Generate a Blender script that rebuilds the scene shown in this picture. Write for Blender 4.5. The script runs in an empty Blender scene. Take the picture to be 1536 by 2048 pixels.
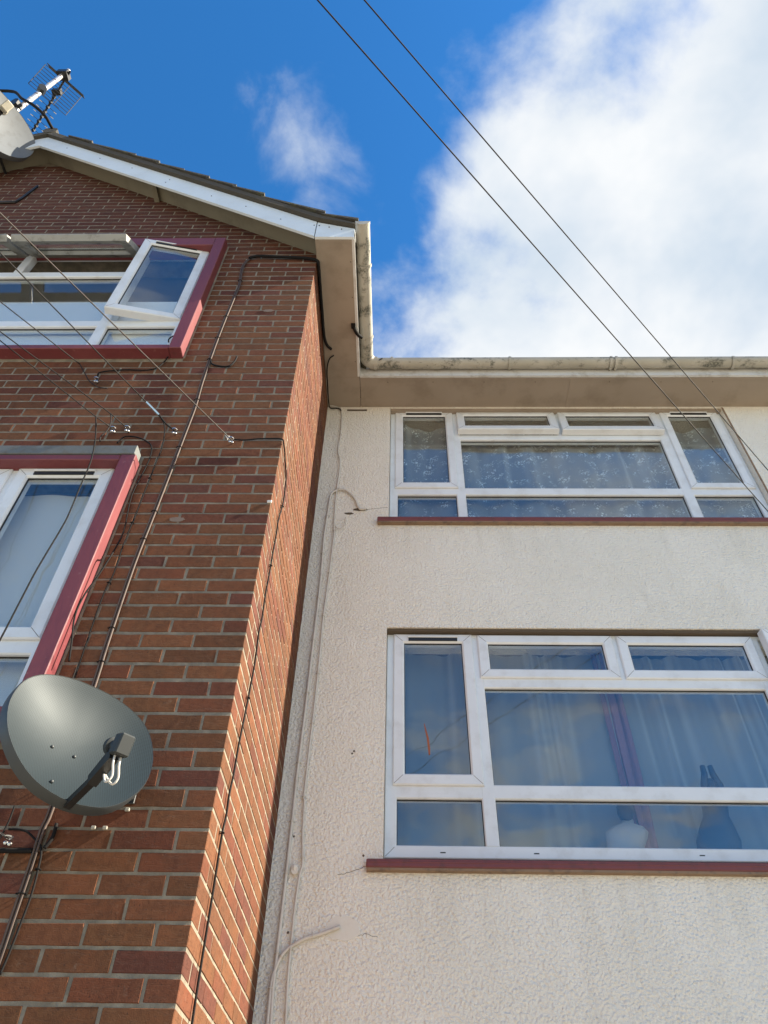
import bpy, math, random
import numpy as np
from mathutils import Vector, Matrix
R = math.radians
rng = random.Random(7)
scene = bpy.context.scene
col = scene.collection

# ---------------------------------------------------------------- camera
# wall geometry: X runs along the facades, the brick front is Y=0, the rendered front is Y=LD, the outer brick corner X=0
LD = 1.377
GROUND = -2.15
cam = bpy.data.cameras.new('camera')
cam.sensor_fit = 'VERTICAL'; cam.sensor_height = 36.0; cam.sensor_width = 27.0
cam.lens = 25.878
cam.clip_start = 0.02; cam.clip_end = 2000
cob = bpy.data.objects.new('camera', cam); col.objects.link(cob)
CAM = Vector((0.64906, -2.52276, -0.56263))
cr, cu, cf = Vector((0.99979787, 0.01225832, 0.01593579)), Vector((-0.00201026, -0.72770015, 0.68589245)), Vector((-0.02000436, 0.68578585, 0.72752842))
m = Matrix.Identity(4)
for i in range(3):
    m[i][0] = cr[i]; m[i][1] = cu[i]; m[i][2] = -cf[i]; m[i][3] = CAM[i]
cob.matrix_world = m
scene.camera = cob

# ---------------------------------------------------------------- light
EXPOSURE = 1.74
SUN_EL, SUN_OFF = 36.0, -2.6          # elevation, and how far the sun stands in front of the facade line
scene.view_settings.view_transform = 'Standard'
scene.view_settings.look = 'None'
scene.view_settings.gamma = 1.0
scene.view_settings.use_curve_mapping = False
scene.view_settings.exposure = EXPOSURE
sd = Vector((math.cos(R(SUN_EL)) * math.cos(R(SUN_OFF)), math.cos(R(SUN_EL)) * math.sin(R(SUN_OFF)), math.sin(R(SUN_EL))))
sl = bpy.data.lights.new('sun', 'SUN'); sl.energy = 5.0; sl.angle = R(0.53); sl.color = (1.0, 0.905, 0.74)
so = bpy.data.objects.new('sun', sl); col.objects.link(so)
so.rotation_euler = sd.to_track_quat('Z', 'Y').to_euler()
so.location = (8, -1, 9)

# ---------------------------------------------------------------- sky
w = bpy.data.worlds.new('World'); scene.world = w; w.use_nodes = True
nt = w.node_tree; N = nt.nodes; LK = nt.links
for n in list(N): N.remove(n)
def wn(t, **k):
    n = N.new(t)
    for a, b in k.items(): setattr(n, a, b)
    return n
def wmath(op, a, b=None, c=None, clamp=False):
    n = N.new('ShaderNodeMath'); n.operation = op; n.use_clamp = clamp
    for i, v in enumerate((a, b, c)):
        if v is None: continue
        if isinstance(v, (int, float)): n.inputs[i].default_value = v
        else: LK.new(v, n.inputs[i])
    return n.outputs[0]
out = wn('ShaderNodeOutputWorld'); bg = wn('ShaderNodeBackground'); bg.inputs[1].default_value = 0.0705
sky = wn('ShaderNodeTexSky'); sky.sky_type = 'NISHITA'; sky.sun_disc = False
sky.sun_elevation = R(SUN_EL); sky.sun_rotation = R(90 - SUN_OFF)
sky.air_density = 1.0; sky.dust_density = 0.2; sky.ozone_density = 3.0; sky.altitude = 300
hs = wn('ShaderNodeHueSaturation'); hs.inputs['Saturation'].default_value = 1.30; hs.inputs['Value'].default_value = 1.20
LK.new(sky.outputs[0], hs.inputs['Color'])
tc = wn('ShaderNodeTexCoord'); sep = wn('ShaderNodeSeparateXYZ'); LK.new(tc.outputs['Generated'], sep.inputs[0])
zc = wmath('ADD', wmath('MAXIMUM', sep.outputs[2], 0.0), 0.08)
u = wmath('DIVIDE', sep.outputs[0], zc); v = wmath('DIVIDE', sep.outputs[1], zc)
cmb = wn('ShaderNodeCombineXYZ'); LK.new(u, cmb.inputs[0]); LK.new(v, cmb.inputs[1])
def wnoise(scale, detail, rough, dist=0.0, off=(0, 0, 0)):
    mp = wn('ShaderNodeMapping'); mp.inputs['Location'].default_value = off; LK.new(cmb.outputs[0], mp.inputs[0])
    n = wn('ShaderNodeTexNoise'); n.inputs['Scale'].default_value = scale; n.inputs['Detail'].default_value = detail
    n.inputs['Roughness'].default_value = rough; n.inputs['Distortion'].default_value = dist
    LK.new(mp.outputs[0], n.inputs['Vector']); return n.outputs[0]
n1 = wnoise(4.3, 8, 0.55, 0.12, (11.3, 3.3, 0))
n2 = wnoise(1.1, 4, 0.5, 0.0, (7.3, 2.2, 0))
n3 = wnoise(3.4, 5, 0.55, 0.1, (0.4, 5.1, 0))
# a long bank of cloud lying along one side of the sky, ragged by the noise
s = wmath('SUBTRACT', wmath('ADD', u, wmath('MULTIPLY', v, 0.53)), 0.20)
bank = wmath('ADD', wmath('MULTIPLY', s, 3.4), wmath('MULTIPLY', wmath('SUBTRACT', n1, 0.5), 3.4))
bank = wmath('ADD', bank, wmath('MULTIPLY', wmath('SUBTRACT', n2, 0.45), 0.5))
bank = wmath('MULTIPLY', wmath('ADD', bank, 0.16), 1.15, clamp=True)
# broken cloud elsewhere
behind = wmath('MINIMUM', wmath('MAXIMUM', wmath('MULTIPLY_ADD', v, -0.16, 0.0), 0.0), 0.15)       # cloud thickens over the other half of the sky
wisp = wmath('MULTIPLY', wmath('SUBTRACT', wmath('ADD', wmath('ADD', n1, behind), wmath('MULTIPLY', wmath('SUBTRACT', n2, 0.5), 0.9)), 0.60), 3.2, clamp=True)
# a lone torn wisp beside the bank
du = wmath('DIVIDE', wmath('ADD', u, wmath('MULTIPLY_ADD', v, -0.25, 0.185)), 0.075); dv = wmath('DIVIDE', wmath('SUBTRACT', v, 0.33), 0.15)
rad = wmath('SQRT', wmath('ADD', wmath('MULTIPLY', du, du), wmath('MULTIPLY', dv, dv)))
n4 = wnoise(10.0, 6, 0.58, 0.3, (2.2, 0.7, 0))
torn = wmath('MULTIPLY', wmath('SUBTRACT', wmath('ADD', n4, wmath('MULTIPLY', wmath('SUBTRACT', 1.0, rad), 0.30)), 0.52), 2.2, clamp=True)
dens = wmath('MAXIMUM', bank, wmath('MAXIMUM', wmath('MULTIPLY', wisp, 0.85), wmath('MULTIPLY', torn, 0.66)))
sm = wn('ShaderNodeMapRange'); sm.interpolation_type = 'SMOOTHSTEP'; LK.new(dens, sm.inputs[0])
dens = sm.outputs[0]
ramp = wn('ShaderNodeValToRGB')
ramp.color_ramp.elements[0].position = 0.36; ramp.color_ramp.elements[0].color = (2.7, 3.15, 3.65, 1)
ramp.color_ramp.elements[1].position = 0.62; ramp.color_ramp.elements[1].color = (4.05, 4.15, 4.25, 1)
LK.new(n3, ramp.inputs[0])
mix = wn('ShaderNodeMix', data_type='RGBA')
LK.new(dens, mix.inputs[0]); LK.new(hs.outputs[0], mix.inputs[6]); LK.new(ramp.outputs[0], mix.inputs[7])
LK.new(mix.outputs[2], bg.inputs[0]); LK.new(bg.outputs[0], out.inputs[0])

# ---------------------------------------------------------------- measured courses and cable runs (metres, on the walls)
P = {
 'brown_cable': [[-0.533,-0.012,5.0],[-0.562,-0.012,4.856],[-0.539,-0.012,4.556],[-0.546,-0.012,4.377],[-0.559,-0.012,3.976],[-0.564,-0.012,3.616],[-0.563,-0.012,3.256],[-0.554,-0.012,3.015],[-0.558,-0.012,2.761],[-0.573,-0.012,2.102],[-0.583,-0.012,1.738],[-0.577,-0.012,1.276],[-0.57,-0.012,1.116],[-0.565,-0.012,0.6],[-0.571,-0.012,0.513],[-0.567,-0.012,0.388],[-0.565,-0.012,0.219],[-0.563,-0.012,0.121],[-0.565,-0.012,-0.004]],
 'stub_loop': [[-0.565,-0.012,3.537],[-0.544,-0.012,3.478],[-0.507,-0.012,3.45],[-0.433,-0.012,3.44],[-0.401,-0.012,3.497],[-0.395,-0.012,3.556]],
 'black_front': [[-0.279,-0.012,2.69],[-0.21,-0.012,2.683],[-0.135,-0.012,2.694],[-0.026,-0.012,2.696],[0.003,-0.012,2.685]],
 'black_side': [[0.01,-0.015,2.673],[0.01,0.06,2.724],[0.01,0.085,2.677],[0.01,0.161,2.682],[0.01,0.194,2.626],[0.01,0.212,2.536],[0.01,0.225,2.429],[0.01,0.182,2.244],[0.01,0.191,2.162],[0.01,0.186,2.023],[0.01,0.189,1.886],[0.01,0.182,1.728],[0.01,0.195,1.596],[0.01,0.181,1.494],[0.01,0.206,1.347],[0.01,0.191,1.109],[0.01,0.172,0.945],[0.01,0.171,0.804],[0.01,0.157,0.727],[0.01,0.168,0.641],[0.01,0.154,0.575],[0.01,0.171,0.353],[0.01,0.181,0.153],[0.01,0.195,0.002],[0.01,0.21,-0.063]],
 'white_right': [[0.008,1.363,4.974],[0.099,1.363,4.94],[0.133,1.363,4.877],[0.145,1.363,4.54],[0.133,1.363,4.323],[0.158,1.363,4.193],[0.163,1.363,4.042],[0.156,1.363,3.825],[0.155,1.363,3.597],[0.16,1.363,3.402],[0.167,1.363,3.319],[0.164,1.363,3.177],[0.156,1.363,2.845],[0.145,1.363,2.542],[0.146,1.363,2.265],[0.144,1.363,1.904],[0.138,1.363,1.582],[0.134,1.363,1.291],[0.138,1.363,1.271],[0.147,1.363,1.081],[0.161,1.363,0.938],[0.151,1.363,0.88],[0.143,1.363,0.737],[0.142,1.363,0.581],[0.142,1.363,0.435],[0.151,1.363,0.253],[0.158,1.363,0.125]],
 'white_left': [[0.397,1.363,3.597],[0.344,1.363,3.597],[0.31,1.363,3.698],[0.26,1.363,3.778],[0.203,1.363,3.819],[0.142,1.363,3.801],[0.111,1.363,3.743],[0.104,1.363,3.575],[0.094,1.363,3.308],[0.097,1.363,3.118],[0.101,1.363,2.845],[0.099,1.363,2.542],[0.095,1.363,2.264],[0.091,1.363,1.836],[0.083,1.363,1.403],[0.084,1.363,1.271],[0.083,1.363,1.02],[0.082,1.363,0.763],[0.08,1.363,0.58],[0.08,1.363,0.491],[0.078,1.363,0.434],[0.079,1.363,0.364],[0.086,1.363,0.252],[0.095,1.363,0.125]],
 'white_branch': [[0.37,1.363,0.645],[0.282,1.363,0.613],[0.208,1.363,0.592],[0.15,1.363,0.561],[0.109,1.363,0.526],[0.083,1.363,0.472],[0.069,1.363,0.405],[0.07,1.363,0.318],[0.071,1.363,0.247],[0.08,1.363,0.124]],
 'small_loop': [[0.158,1.363,3.445],[0.176,1.363,3.392],[0.206,1.363,3.378],[0.237,1.363,3.413],[0.242,1.363,3.499]],
 'tangle': [[-1.219,-0.012,3.276],[-1.23,-0.012,3.33],[-1.224,-0.012,3.377],[-1.087,-0.012,3.404],[-0.893,-0.012,3.413],[-0.832,-0.012,3.597],[-0.814,-0.012,3.761],[-0.86,-0.012,3.82],[-0.885,-0.012,3.782],[-0.88,-0.012,3.74]],
 'dangle_window': [[-1.049,-0.1,2.78],[-0.99,-0.1,2.572],[-0.957,-0.1,2.379],[-0.951,-0.1,2.211],[-0.942,-0.1,2.008],[-0.944,-0.1,1.895],[-0.966,-0.1,1.636],[-0.972,-0.1,1.456],[-0.978,-0.1,1.241],[-0.99,-0.1,1.076]],
 'drop_b': [[-0.757,-0.012,2.933],[-0.692,-0.012,2.822],[-0.659,-0.012,2.642],[-0.658,-0.012,2.486],[-0.661,-0.012,2.224],[-0.662,-0.012,2.066],[-0.666,-0.012,1.875],[-0.66,-0.012,1.687],[-0.67,-0.012,1.57],[-0.667,-0.012,1.369],[-0.658,-0.012,1.123]],
 'drop_frame': [[-0.918,-0.012,2.656],[-0.888,-0.012,2.716],[-0.802,-0.012,2.701],[-0.719,-0.012,2.627],[-0.702,-0.012,2.486],[-0.72,-0.012,2.224],[-0.69,-0.012,1.963],[-0.703,-0.012,1.81]],
 'drop_frame2': [[-0.682,-0.05,1.774],[-0.708,-0.05,1.633],[-0.734,-0.05,1.527],[-0.739,-0.05,1.409],[-0.708,-0.05,1.272],[-0.687,-0.05,1.175]],
 'low_conduit': [[-0.719,-0.012,0.437],[-0.69,-0.012,0.437],[-0.63,-0.012,0.437],[-0.581,-0.012,0.438]],
 'low_loop': [[-0.688,-0.012,0.509],[-0.657,-0.012,0.509],[-0.624,-0.012,0.502],[-0.591,-0.012,0.48],[-0.559,-0.012,0.455],[-0.545,-0.012,0.422],[-0.539,-0.012,0.379],[-0.535,-0.012,0.347]],
 'low_thin': [[-0.699,-0.012,0.591],[-0.698,-0.012,0.534],[-0.706,-0.012,0.478],[-0.714,-0.012,0.425]],
 'low_short': [[-0.53,-0.012,0.53],[-0.527,-0.012,0.5],[-0.529,-0.012,0.475],[-0.543,-0.012,0.446]],
 'low_down': [[-0.535,-0.012,0.347],[-0.532,-0.012,0.293],[-0.534,-0.012,0.224],[-0.539,-0.012,0.129],[-0.545,-0.012,0.074]],
 'tail_c': [[-1.388,-0.012,3.472],[-1.324,-0.012,3.368],[-1.265,-0.012,3.276],[-1.195,-0.012,3.213],[-1.13,-0.012,3.195]],
 'tail_d': [[-1.034,-0.012,2.933],[-1.009,-0.012,2.854],[-1.007,-0.012,2.776],[-1.027,-0.012,2.716],[-1.018,-0.012,2.671]],
 'frame_twig': [[-0.741,-0.05,1.288],[-0.708,-0.05,1.239],[-0.687,-0.05,1.207]],
 'hookA': [-0.279,-0.03,2.663],
 'hookB': [-0.612,-0.03,2.745],
 'ringC': [-1.213,-0.03,3.266],
 'hookD': [-0.886,-0.03,2.767],
 'hookE': [-0.965,-0.03,2.76],
 'hookLow': [-0.666,-0.03,0.471],
 'wireA': [[-0.33,-0.05,2.71],[-7.695,-12.175,1.929]],
 'wireB': [[-0.788,-0.12,2.893],[-7.274,-12.499,2.026]],
 'wireC': [[-1.357,-0.05,3.411],[-8.708,-11.27,1.66]],
 'wireD': [[-0.982,-0.09,2.825],[-8.902,-11.072,1.602]],
 'wireE': [[-1.056,-0.09,2.794],[-8.484,-11.487,1.725]],
 'wireL': [[-0.666,-0.03,0.471],[-7.939,-11.974,1.869]],
 'cable1': [[3.476,1.327,3.389],[-8.575,-11.399,1.699]],
 'cable2': [[3.66,1.327,3.78],[-8.588,-11.388,1.695]],
 'course_off': [0.0037,0.0035,0.003,0.0017,0.0005,-0.001,-0.0034,-0.0053,-0.0065,-0.0069,-0.0072,-0.0067,-0.0065,-0.0053,-0.0046,-0.0027,-0.0002,0.0034,0.006,0.0091,0.0107,0.012,0.012,0.011,0.0089,0.0072,0.0049,0.0028,0.0021,0.0023,0.002,0.0025,0.0021,0.001,0.0002,-0.0007,-0.0015,-0.0007,0.0011,0.0025,0.004,0.0032,0.0037,0.0034,0.0021,0.0001,-0.0012,-0.0048,-0.0086,-0.0119,-0.0141,-0.0135,-0.0119,-0.0101,-0.0076,-0.0057,-0.0056,-0.0049,-0.0042,-0.0038,-0.0017,0.0025,0.0032,0.004,0.0044],
}
OFF = P.pop('course_off')
def course(k):                       # height of bed joint k
    if k < 0: return k * 0.075 + OFF[0]
    if k >= len(OFF): return k * 0.075 + OFF[-1]
    return k * 0.075 + OFF[k]

# ---------------------------------------------------------------- helpers
class MB:
    def __init__(s): s.v = []; s.f = []; s.c = []
    def add(s, vs, fs, c=None):
        b = len(s.v); s.v += [tuple(x) for x in vs]; s.f += [tuple(i + b for i in f) for f in fs]
        if c is not None: s.c += [c] * len(fs)
        return s
    def box(s, x0, x1, y0, y1, z0, z1, c=None):
        vs = [(x, y, z) for x in (x0, x1) for y in (y0, y1) for z in (z0, z1)]
        return s.add(vs, [(0, 1, 3, 2), (4, 6, 7, 5), (0, 4, 5, 1), (2, 3, 7, 6), (0, 2, 6, 4), (1, 5, 7, 3)], c)
    def cbox(s, x0, x1, y0, y1, z0, z1, b=0.004, c=None):      # box with chamfered edges
        X, Y, Z = (x0, x1), (y0, y1), (z0, z1)
        vs = []; idx = {}
        for i in (0, 1):
            for j in (0, 1):
                for k in (0, 1):
                    sx, sy, sz = (1 - 2 * i) * b, (1 - 2 * j) * b, (1 - 2 * k) * b
                    for a in range(3):
                        p = [X[i] + sx, Y[j] + sy, Z[k] + sz]; p[a] = (X[i], Y[j], Z[k])[a]
                        idx[i, j, k, a] = len(vs); vs.append(p)
        fs = []
        g = lambda i, j, k, a: idx[i, j, k, a]
        for i in (0, 1): fs.append([g(i, 0, 0, 0), g(i, 0, 1, 0), g(i, 1, 1, 0), g(i, 1, 0, 0)])
        for j in (0, 1): fs.append([g(0, j, 0, 1), g(1, j, 0, 1), g(1, j, 1, 1), g(0, j, 1, 1)])
        for k in (0, 1): fs.append([g(0, 0, k, 2), g(0, 1, k, 2), g(1, 1, k, 2), g(1, 0, k, 2)])
        for i in (0, 1):
            for j in (0, 1):
                fs.append([g(i, j, 0, 0), g(i, j, 1, 0), g(i, j, 1, 1), g(i, j, 0, 1)])
                fs.append([g(i, 0, j, 0), g(i, 1, j, 0), g(i, 1, j, 2), g(i, 0, j, 2)])
                fs.append([g(0, i, j, 1), g(1, i, j, 1), g(1, i, j, 2), g(0, i, j, 2)])
                for k in (0, 1): fs.append([g(i, j, k, 0), g(i, j, k, 1), g(i, j, k, 2)])
        return s.add(vs, fs, c)
    def prism(s, poly, axis, a0, a1):           # 2D polygon pushed along an axis
        n = len(poly); vs = []
        for a in (a0, a1):
            for p in poly:
                q = list(p); q.insert(axis, a); vs.append(q)
        fs = [tuple(range(n)), tuple(range(2 * n - 1, n - 1, -1))] + [(i, (i + 1) % n, n + (i + 1) % n, n + i) for i in range(n)]
        return s.add(vs, fs)
    def ring(s, x0, x1, z0, z1, w, yf, yb, c=0.004, ci=0.008):  # mitred frame facing -Y
        prof = [(0, yb), (0, yf + c), (c, yf), (w - ci, yf), (w, yf + ci), (w, yb)]
        vs = []
        for d, y in prof:
            vs += [(x0 + d, y, z0 + d), (x1 - d, y, z0 + d), (x1 - d, y, z1 - d), (x0 + d, y, z1 - d)]
        fs = []
        n = len(prof)
        for k in range(n):
            a, b = k * 4, ((k + 1) % n) * 4
            for e in range(4): fs.append((a + e, a + (e + 1) % 4, b + (e + 1) % 4, b + e))
        return s.add(vs, fs)
    def tube(s, pts, r, seg=7, smooth=0, caps=True):
        pts = [Vector(p) for p in pts]
        if smooth and len(pts) > 2: pts = catmull(pts, smooth)
        n = len(pts); rs = r if isinstance(r, (list, tuple)) else [r] * n
        t0 = (pts[1] - pts[0]).normalized()
        nrm = t0.orthogonal().normalized(); vs = []
        for i, p in enumerate(pts):
            t = (pts[min(i + 1, n - 1)] - pts[max(i - 1, 0)])
            t = t.normalized() if t.length > 1e-9 else t0
            nrm = (nrm - t * nrm.dot(t)); nrm = nrm.normalized() if nrm.length > 1e-6 else t.orthogonal().normalized()
            b = t.cross(nrm)
            for k in range(seg):
                a = 2 * math.pi * k / seg
                vs.append(p + (nrm * math.cos(a) + b * math.sin(a)) * rs[i])
        fs = [(i * seg + k, i * seg + (k + 1) % seg, (i + 1) * seg + (k + 1) % seg, (i + 1) * seg + k) for i in range(n - 1) for k in range(seg)]
        if caps: fs += [tuple(range(seg))[::-1], tuple((n - 1) * seg + k for k in range(seg))]
        return s.add(vs, fs)
    def ball(s, p, r, a=8, b=6):
        vs = [(p[0], p[1], p[2] + r)]
        for i in range(1, b):
            for k in range(a):
                th, ph = math.pi * i / b, 2 * math.pi * k / a
                vs.append((p[0] + r * math.sin(th) * math.cos(ph), p[1] + r * math.sin(th) * math.sin(ph), p[2] + r * math.cos(th)))
        vs.append((p[0], p[1], p[2] - r)); e = len(vs) - 1
        fs = [(0, 1 + k, 1 + (k + 1) % a) for k in range(a)]
        for i in range(b - 2):
            for k in range(a): fs.append((1 + i * a + k, 1 + (i + 1) * a + k, 1 + (i + 1) * a + (k + 1) % a, 1 + i * a + (k + 1) % a))
        fs += [(e, 1 + (b - 2) * a + (k + 1) % a, 1 + (b - 2) * a + k) for k in range(a)]
        return s.add(vs, fs)
    def mesh(s, name, smooth=False):
        me = bpy.data.meshes.new(name); me.from_pydata(s.v, [], s.f)
        if smooth is not False:
            me.polygons.foreach_set('use_smooth', [True] * len(me.polygons))
        if s.c:
            at = me.attributes.new('tint', 'FLOAT_COLOR', 'FACE')
            at.data.foreach_set('color', [x for c in s.c for x in (*c, 1.0)])
        me.update(); return me
    def build(s, name, mat, parent=None, smooth=False, label=None):
        o = link(name, s.mesh(name, smooth), mat, parent)
        if smooth is not False and smooth is not True:
            try: o.data.set_sharp_from_angle(angle=R(smooth))
            except Exception: pass
        if label: o['label'] = label
        return o
def catmull(pts, k):
    r = []
    for i in range(len(pts) - 1):
        p0, p1, p2, p3 = pts[max(i - 1, 0)], pts[i], pts[i + 1], pts[min(i + 2, len(pts) - 1)]
        for j in range(k):
            t = j / k
            r.append(0.5 * ((2 * p1) + (p2 - p0) * t + (2 * p0 - 5 * p1 + 4 * p2 - p3) * t * t + (3 * p1 - p0 - 3 * p2 + p3) * t ** 3))
    return r + [pts[-1]]
def link(name, me, mat, parent=None):
    o = bpy.data.objects.new(name, me); col.objects.link(o)
    if me is not None and mat is not None and not me.materials: me.materials.append(M[mat])
    if parent is not None: o.parent = parent
    return o
def tag(o, label, cat=None, group=None, kind=None):
    if label: o['label'] = label
    if cat: o['category'] = cat
    if group: o['group'] = group
    if kind: o['kind'] = kind
    return o
def empty(name, loc, label, cat, group=None):
    o = bpy.data.objects.new(name, None); col.objects.link(o); o.location = loc; o.empty_display_size = 0.1
    return tag(o, label, cat, group)

# ---------------------------------------------------------------- materials
M = {}
class NT:
    def __init__(s, name):
        s.m = bpy.data.materials.new(name); s.m.use_nodes = True; s.t = s.m.node_tree
        s.b = s.t.nodes['Principled BSDF']; s.o = s.t.nodes['Material Output']; M[name] = s.m
    def n(s, t, ins=None, **k):
        x = s.t.nodes.new(t)
        for a, b in k.items(): setattr(x, a, b)
        for a, b in (ins or {}).items(): s.set(x.inputs[a], b)
        return x
    def set(s, sock, v):
        if isinstance(v, bpy.types.NodeSocket): s.t.links.new(v, sock)
        else: sock.default_value = v
    def geo(s): return s.n('ShaderNodeNewGeometry').outputs['Position']
    def obj(s): return s.n('ShaderNodeTexCoord').outputs['Object']
    def noise(s, scale, detail=4, rough=0.55, vec=None, dist=0.0):
        return s.n('ShaderNodeTexNoise', {'Scale': scale, 'Detail': detail, 'Roughness': rough, 'Distortion': dist, 'Vector': vec or s.geo()}).outputs[0]
    def math(s, op, a, b=0.0, clamp=False):
        return s.n('ShaderNodeMath', {0: a, 1: b}, operation=op, use_clamp=clamp).outputs[0]
    def step(s, x, a, b):
        return s.n('ShaderNodeMapRange', {0: x, 1: a, 2: b}, interpolation_type='SMOOTHSTEP').outputs[0]
    def mix(s, f, a, b, mode='MIX'):
        x = s.n('ShaderNodeMix', data_type='RGBA', blend_type=mode)
        s.set(x.inputs[0], f); s.set(x.inputs[6], a); s.set(x.inputs[7], b); return x.outputs[2]
    def scalev(s, v, sc):
        return s.n('ShaderNodeMapping', {'Vector': v, 'Scale': sc}).outputs[0]
    def bump(s, h, strength, dist):
        s.set(s.b.inputs['Normal'], s.n('ShaderNodeBump', {'Height': h, 'Strength': strength, 'Distance': dist}).outputs[0])
    def p(s, **k):
        for a, b in k.items(): s.set(s.b.inputs[a.replace('_', ' ')], b)
        return s
def c4(c): return (c[0], c[1], c[2], 1.0)

def plain(name, c, rough=0.5, metal=0.0, dirt=0.0, dirtc=(0.05, 0.045, 0.03), dscale=9, bump=0.0, spec=0.5):
    t = NT(name); t.p(Roughness=rough, Metallic=metal); t.b.inputs['Specular IOR Level'].default_value = spec
    n = t.noise(dscale, 6, 0.62)
    f = t.math('MULTIPLY', t.step(n, 0.46, 0.72), dirt)
    var = t.mix(t.step(t.noise(2.3, 3), 0.3, 0.7), c4([x * 0.93 for x in c]), c4(c))
    t.p(Base_Color=t.mix(f, var, c4(dirtc)))
    if bump: t.bump(t.noise(dscale * 6, 4), bump, 0.004)
    return t

def brick_mat(name, single):
    t = NT(name)
    if single: base = t.n('ShaderNodeObjectInfo').outputs['Color']
    else: base = t.n('ShaderNodeAttribute', attribute_name='tint').outputs['Color']
    g = t.geo()
    big = t.noise(5.0, 4, 0.6, g); mid = t.noise(38, 5, 0.65, g); fine = t.noise(260, 3, 0.6, g)
    cr = t.noise(30, 5, 0.7, t.scalev(g, (0.45, 0.45, 2.6)), 0.8)
    c = t.mix(t.math('MULTIPLY', t.step(mid, 0.35, 0.7), 0.70), base, t.mix(1.0, base, (0.62, 0.55, 0.55, 1), 'MULTIPLY'))
    c = t.mix(t.math('MULTIPLY', t.step(t.noise(9.0, 4, 0.6, g), 0.45, 0.62), 0.65), c, t.mix(1.0, base, (1.12, 0.98, 0.92, 1), 'MULTIPLY'))
    c = t.mix(t.math('MULTIPLY', t.step(t.noise(150, 2, 0.5, g), 0.63, 0.72), 0.75), c, (0.030, 0.018, 0.014, 1))
    c = t.mix(t.math('MULTIPLY', t.step(t.noise(17, 6, 0.7, g), 0.60, 0.80), 0.30), c, (0.30, 0.25, 0.19, 1))
    # upper gable darkening, verge shade included, comes in with the base tint
    t.p(Base_Color=c, Roughness=0.88)
    t.b.inputs['Specular IOR Level'].default_value = 0.25
    h = t.math('ADD', t.math('MULTIPLY', mid, 0.6), t.math('ADD', t.math('MULTIPLY', fine, 0.35), t.math('MULTIPLY', t.step(cr, 0.55, 0.62), -0.25)))
    t.bump(h, 0.75, 0.004)
brick_mat('brick', True); brick_mat('brick_mass', False)

t = NT('mortar'); g = t.geo()
t.p(Roughness=0.95, Base_Color=t.mix(t.step(t.noise(14, 5, 0.6), 0.35, 0.7), (0.165, 0.140, 0.104, 1), (0.265, 0.226, 0.168, 1)))
t.bump(t.noise(120, 5, 0.7), 0.8, 0.004)

t = NT('render'); g = t.geo()
a = t.n('ShaderNodeTexVoronoi', {'Vector': g, 'Scale': 72.0, 'Randomness': 1.0}, feature='SMOOTH_F1').outputs['Distance']; b = t.noise(95, 3, 0.6, g); cc = t.noise(230, 2, 0.5, g)
h = t.math('ADD', t.math('MULTIPLY', a, -0.8), t.math('ADD', t.math('MULTIPLY', b, 0.9), t.math('MULTIPLY', cc, 0.25)))
col1 = t.mix(t.step(t.noise(1.6, 5, 0.6), 0.35, 0.7), (0.83, 0.795, 0.71, 1), (0.88, 0.845, 0.765, 1))
strk = t.step(t.noise(3.0, 5, 0.65, t.scalev(g, (2.5, 2.5, 0.35))), 0.52, 0.80)
col1 = t.mix(t.math('MULTIPLY', strk, 0.13), col1, (0.40, 0.345, 0.27, 1))
col1 = t.mix(t.math('MULTIPLY', t.step(t.noise(95, 2), 0.66, 0.74), 0.35), col1, (0.34, 0.30, 0.24, 1))
# dirty water runs left under the sills
sx = t.n('ShaderNodeSeparateXYZ', {0: g}); zz_ = sx.outputs[2]
runs = t.step(t.noise(9.0, 4, 0.6, t.scalev(g, (1.0, 1.0, 0.07))), 0.46, 0.72)
lo = t.math('MULTIPLY', t.step(zz_, 0.30, 0.90), t.step(zz_, 0.96, 0.93)); hi = t.math('MULTIPLY', t.step(zz_, 2.95, 3.42), t.step(zz_, 3.49, 3.46))
run = t.math('MULTIPLY', t.math('MULTIPLY', t.math('ADD', lo, hi), runs), t.step(sx.outputs[0], 0.42, 0.52))
col1 = t.mix(t.math('MULTIPLY', run, 0.15), col1, (0.40, 0.36, 0.28, 1))
t.p(Base_Color=col1, Roughness=0.9); t.b.inputs['Specular IOR Level'].default_value = 0.25
t.bump(h, 0.85, 0.018)

plain('patch', (0.74, 0.705, 0.63), 0.85, dirt=0.2, dirtc=(0.42, 0.36, 0.30), bump=0.3)
plain('upvc', (0.72, 0.75, 0.775), 0.32, dirt=0.26, dirtc=(0.36, 0.33, 0.28), dscale=7)
plain('upvc_old', (0.60, 0.60, 0.585), 0.45, dirt=0.5, dirtc=(0.30, 0.26, 0.20), dscale=12)
plain('upvc_shaded', (0.30, 0.30, 0.28), 0.5, dirt=0.8, dirtc=(0.10, 0.095, 0.08), dscale=10)  # open top lights: shade on their inner faces darkened into the colour
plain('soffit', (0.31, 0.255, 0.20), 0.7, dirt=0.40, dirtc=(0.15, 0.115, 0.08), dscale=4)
plain('barge', (0.70, 0.76, 0.80), 0.4, dirt=0.18, dirtc=(0.45, 0.43, 0.38), dscale=5)
plain('verge_soffit', (0.20, 0.18, 0.13), 0.75, dirt=0.5, dirtc=(0.12, 0.10, 0.07), dscale=5)
plain('tile', (0.055, 0.050, 0.042), 0.9, dirt=0.8, dirtc=(0.10, 0.10, 0.055), dscale=11, bump=0.8)
plain('undercloak', (0.065, 0.055, 0.042), 0.95, dirt=0.7, dirtc=(0.05, 0.045, 0.03), dscale=14, bump=0.6)
t = NT('red_paint'); g = t.geo()
n = t.noise(3.0, 5, 0.6, t.scalev(g, (1, 1, 0.4)))
c = t.mix(t.step(n, 0.35, 0.7), (0.150, 0.033, 0.038, 1), (0.185, 0.046, 0.050, 1))
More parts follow.
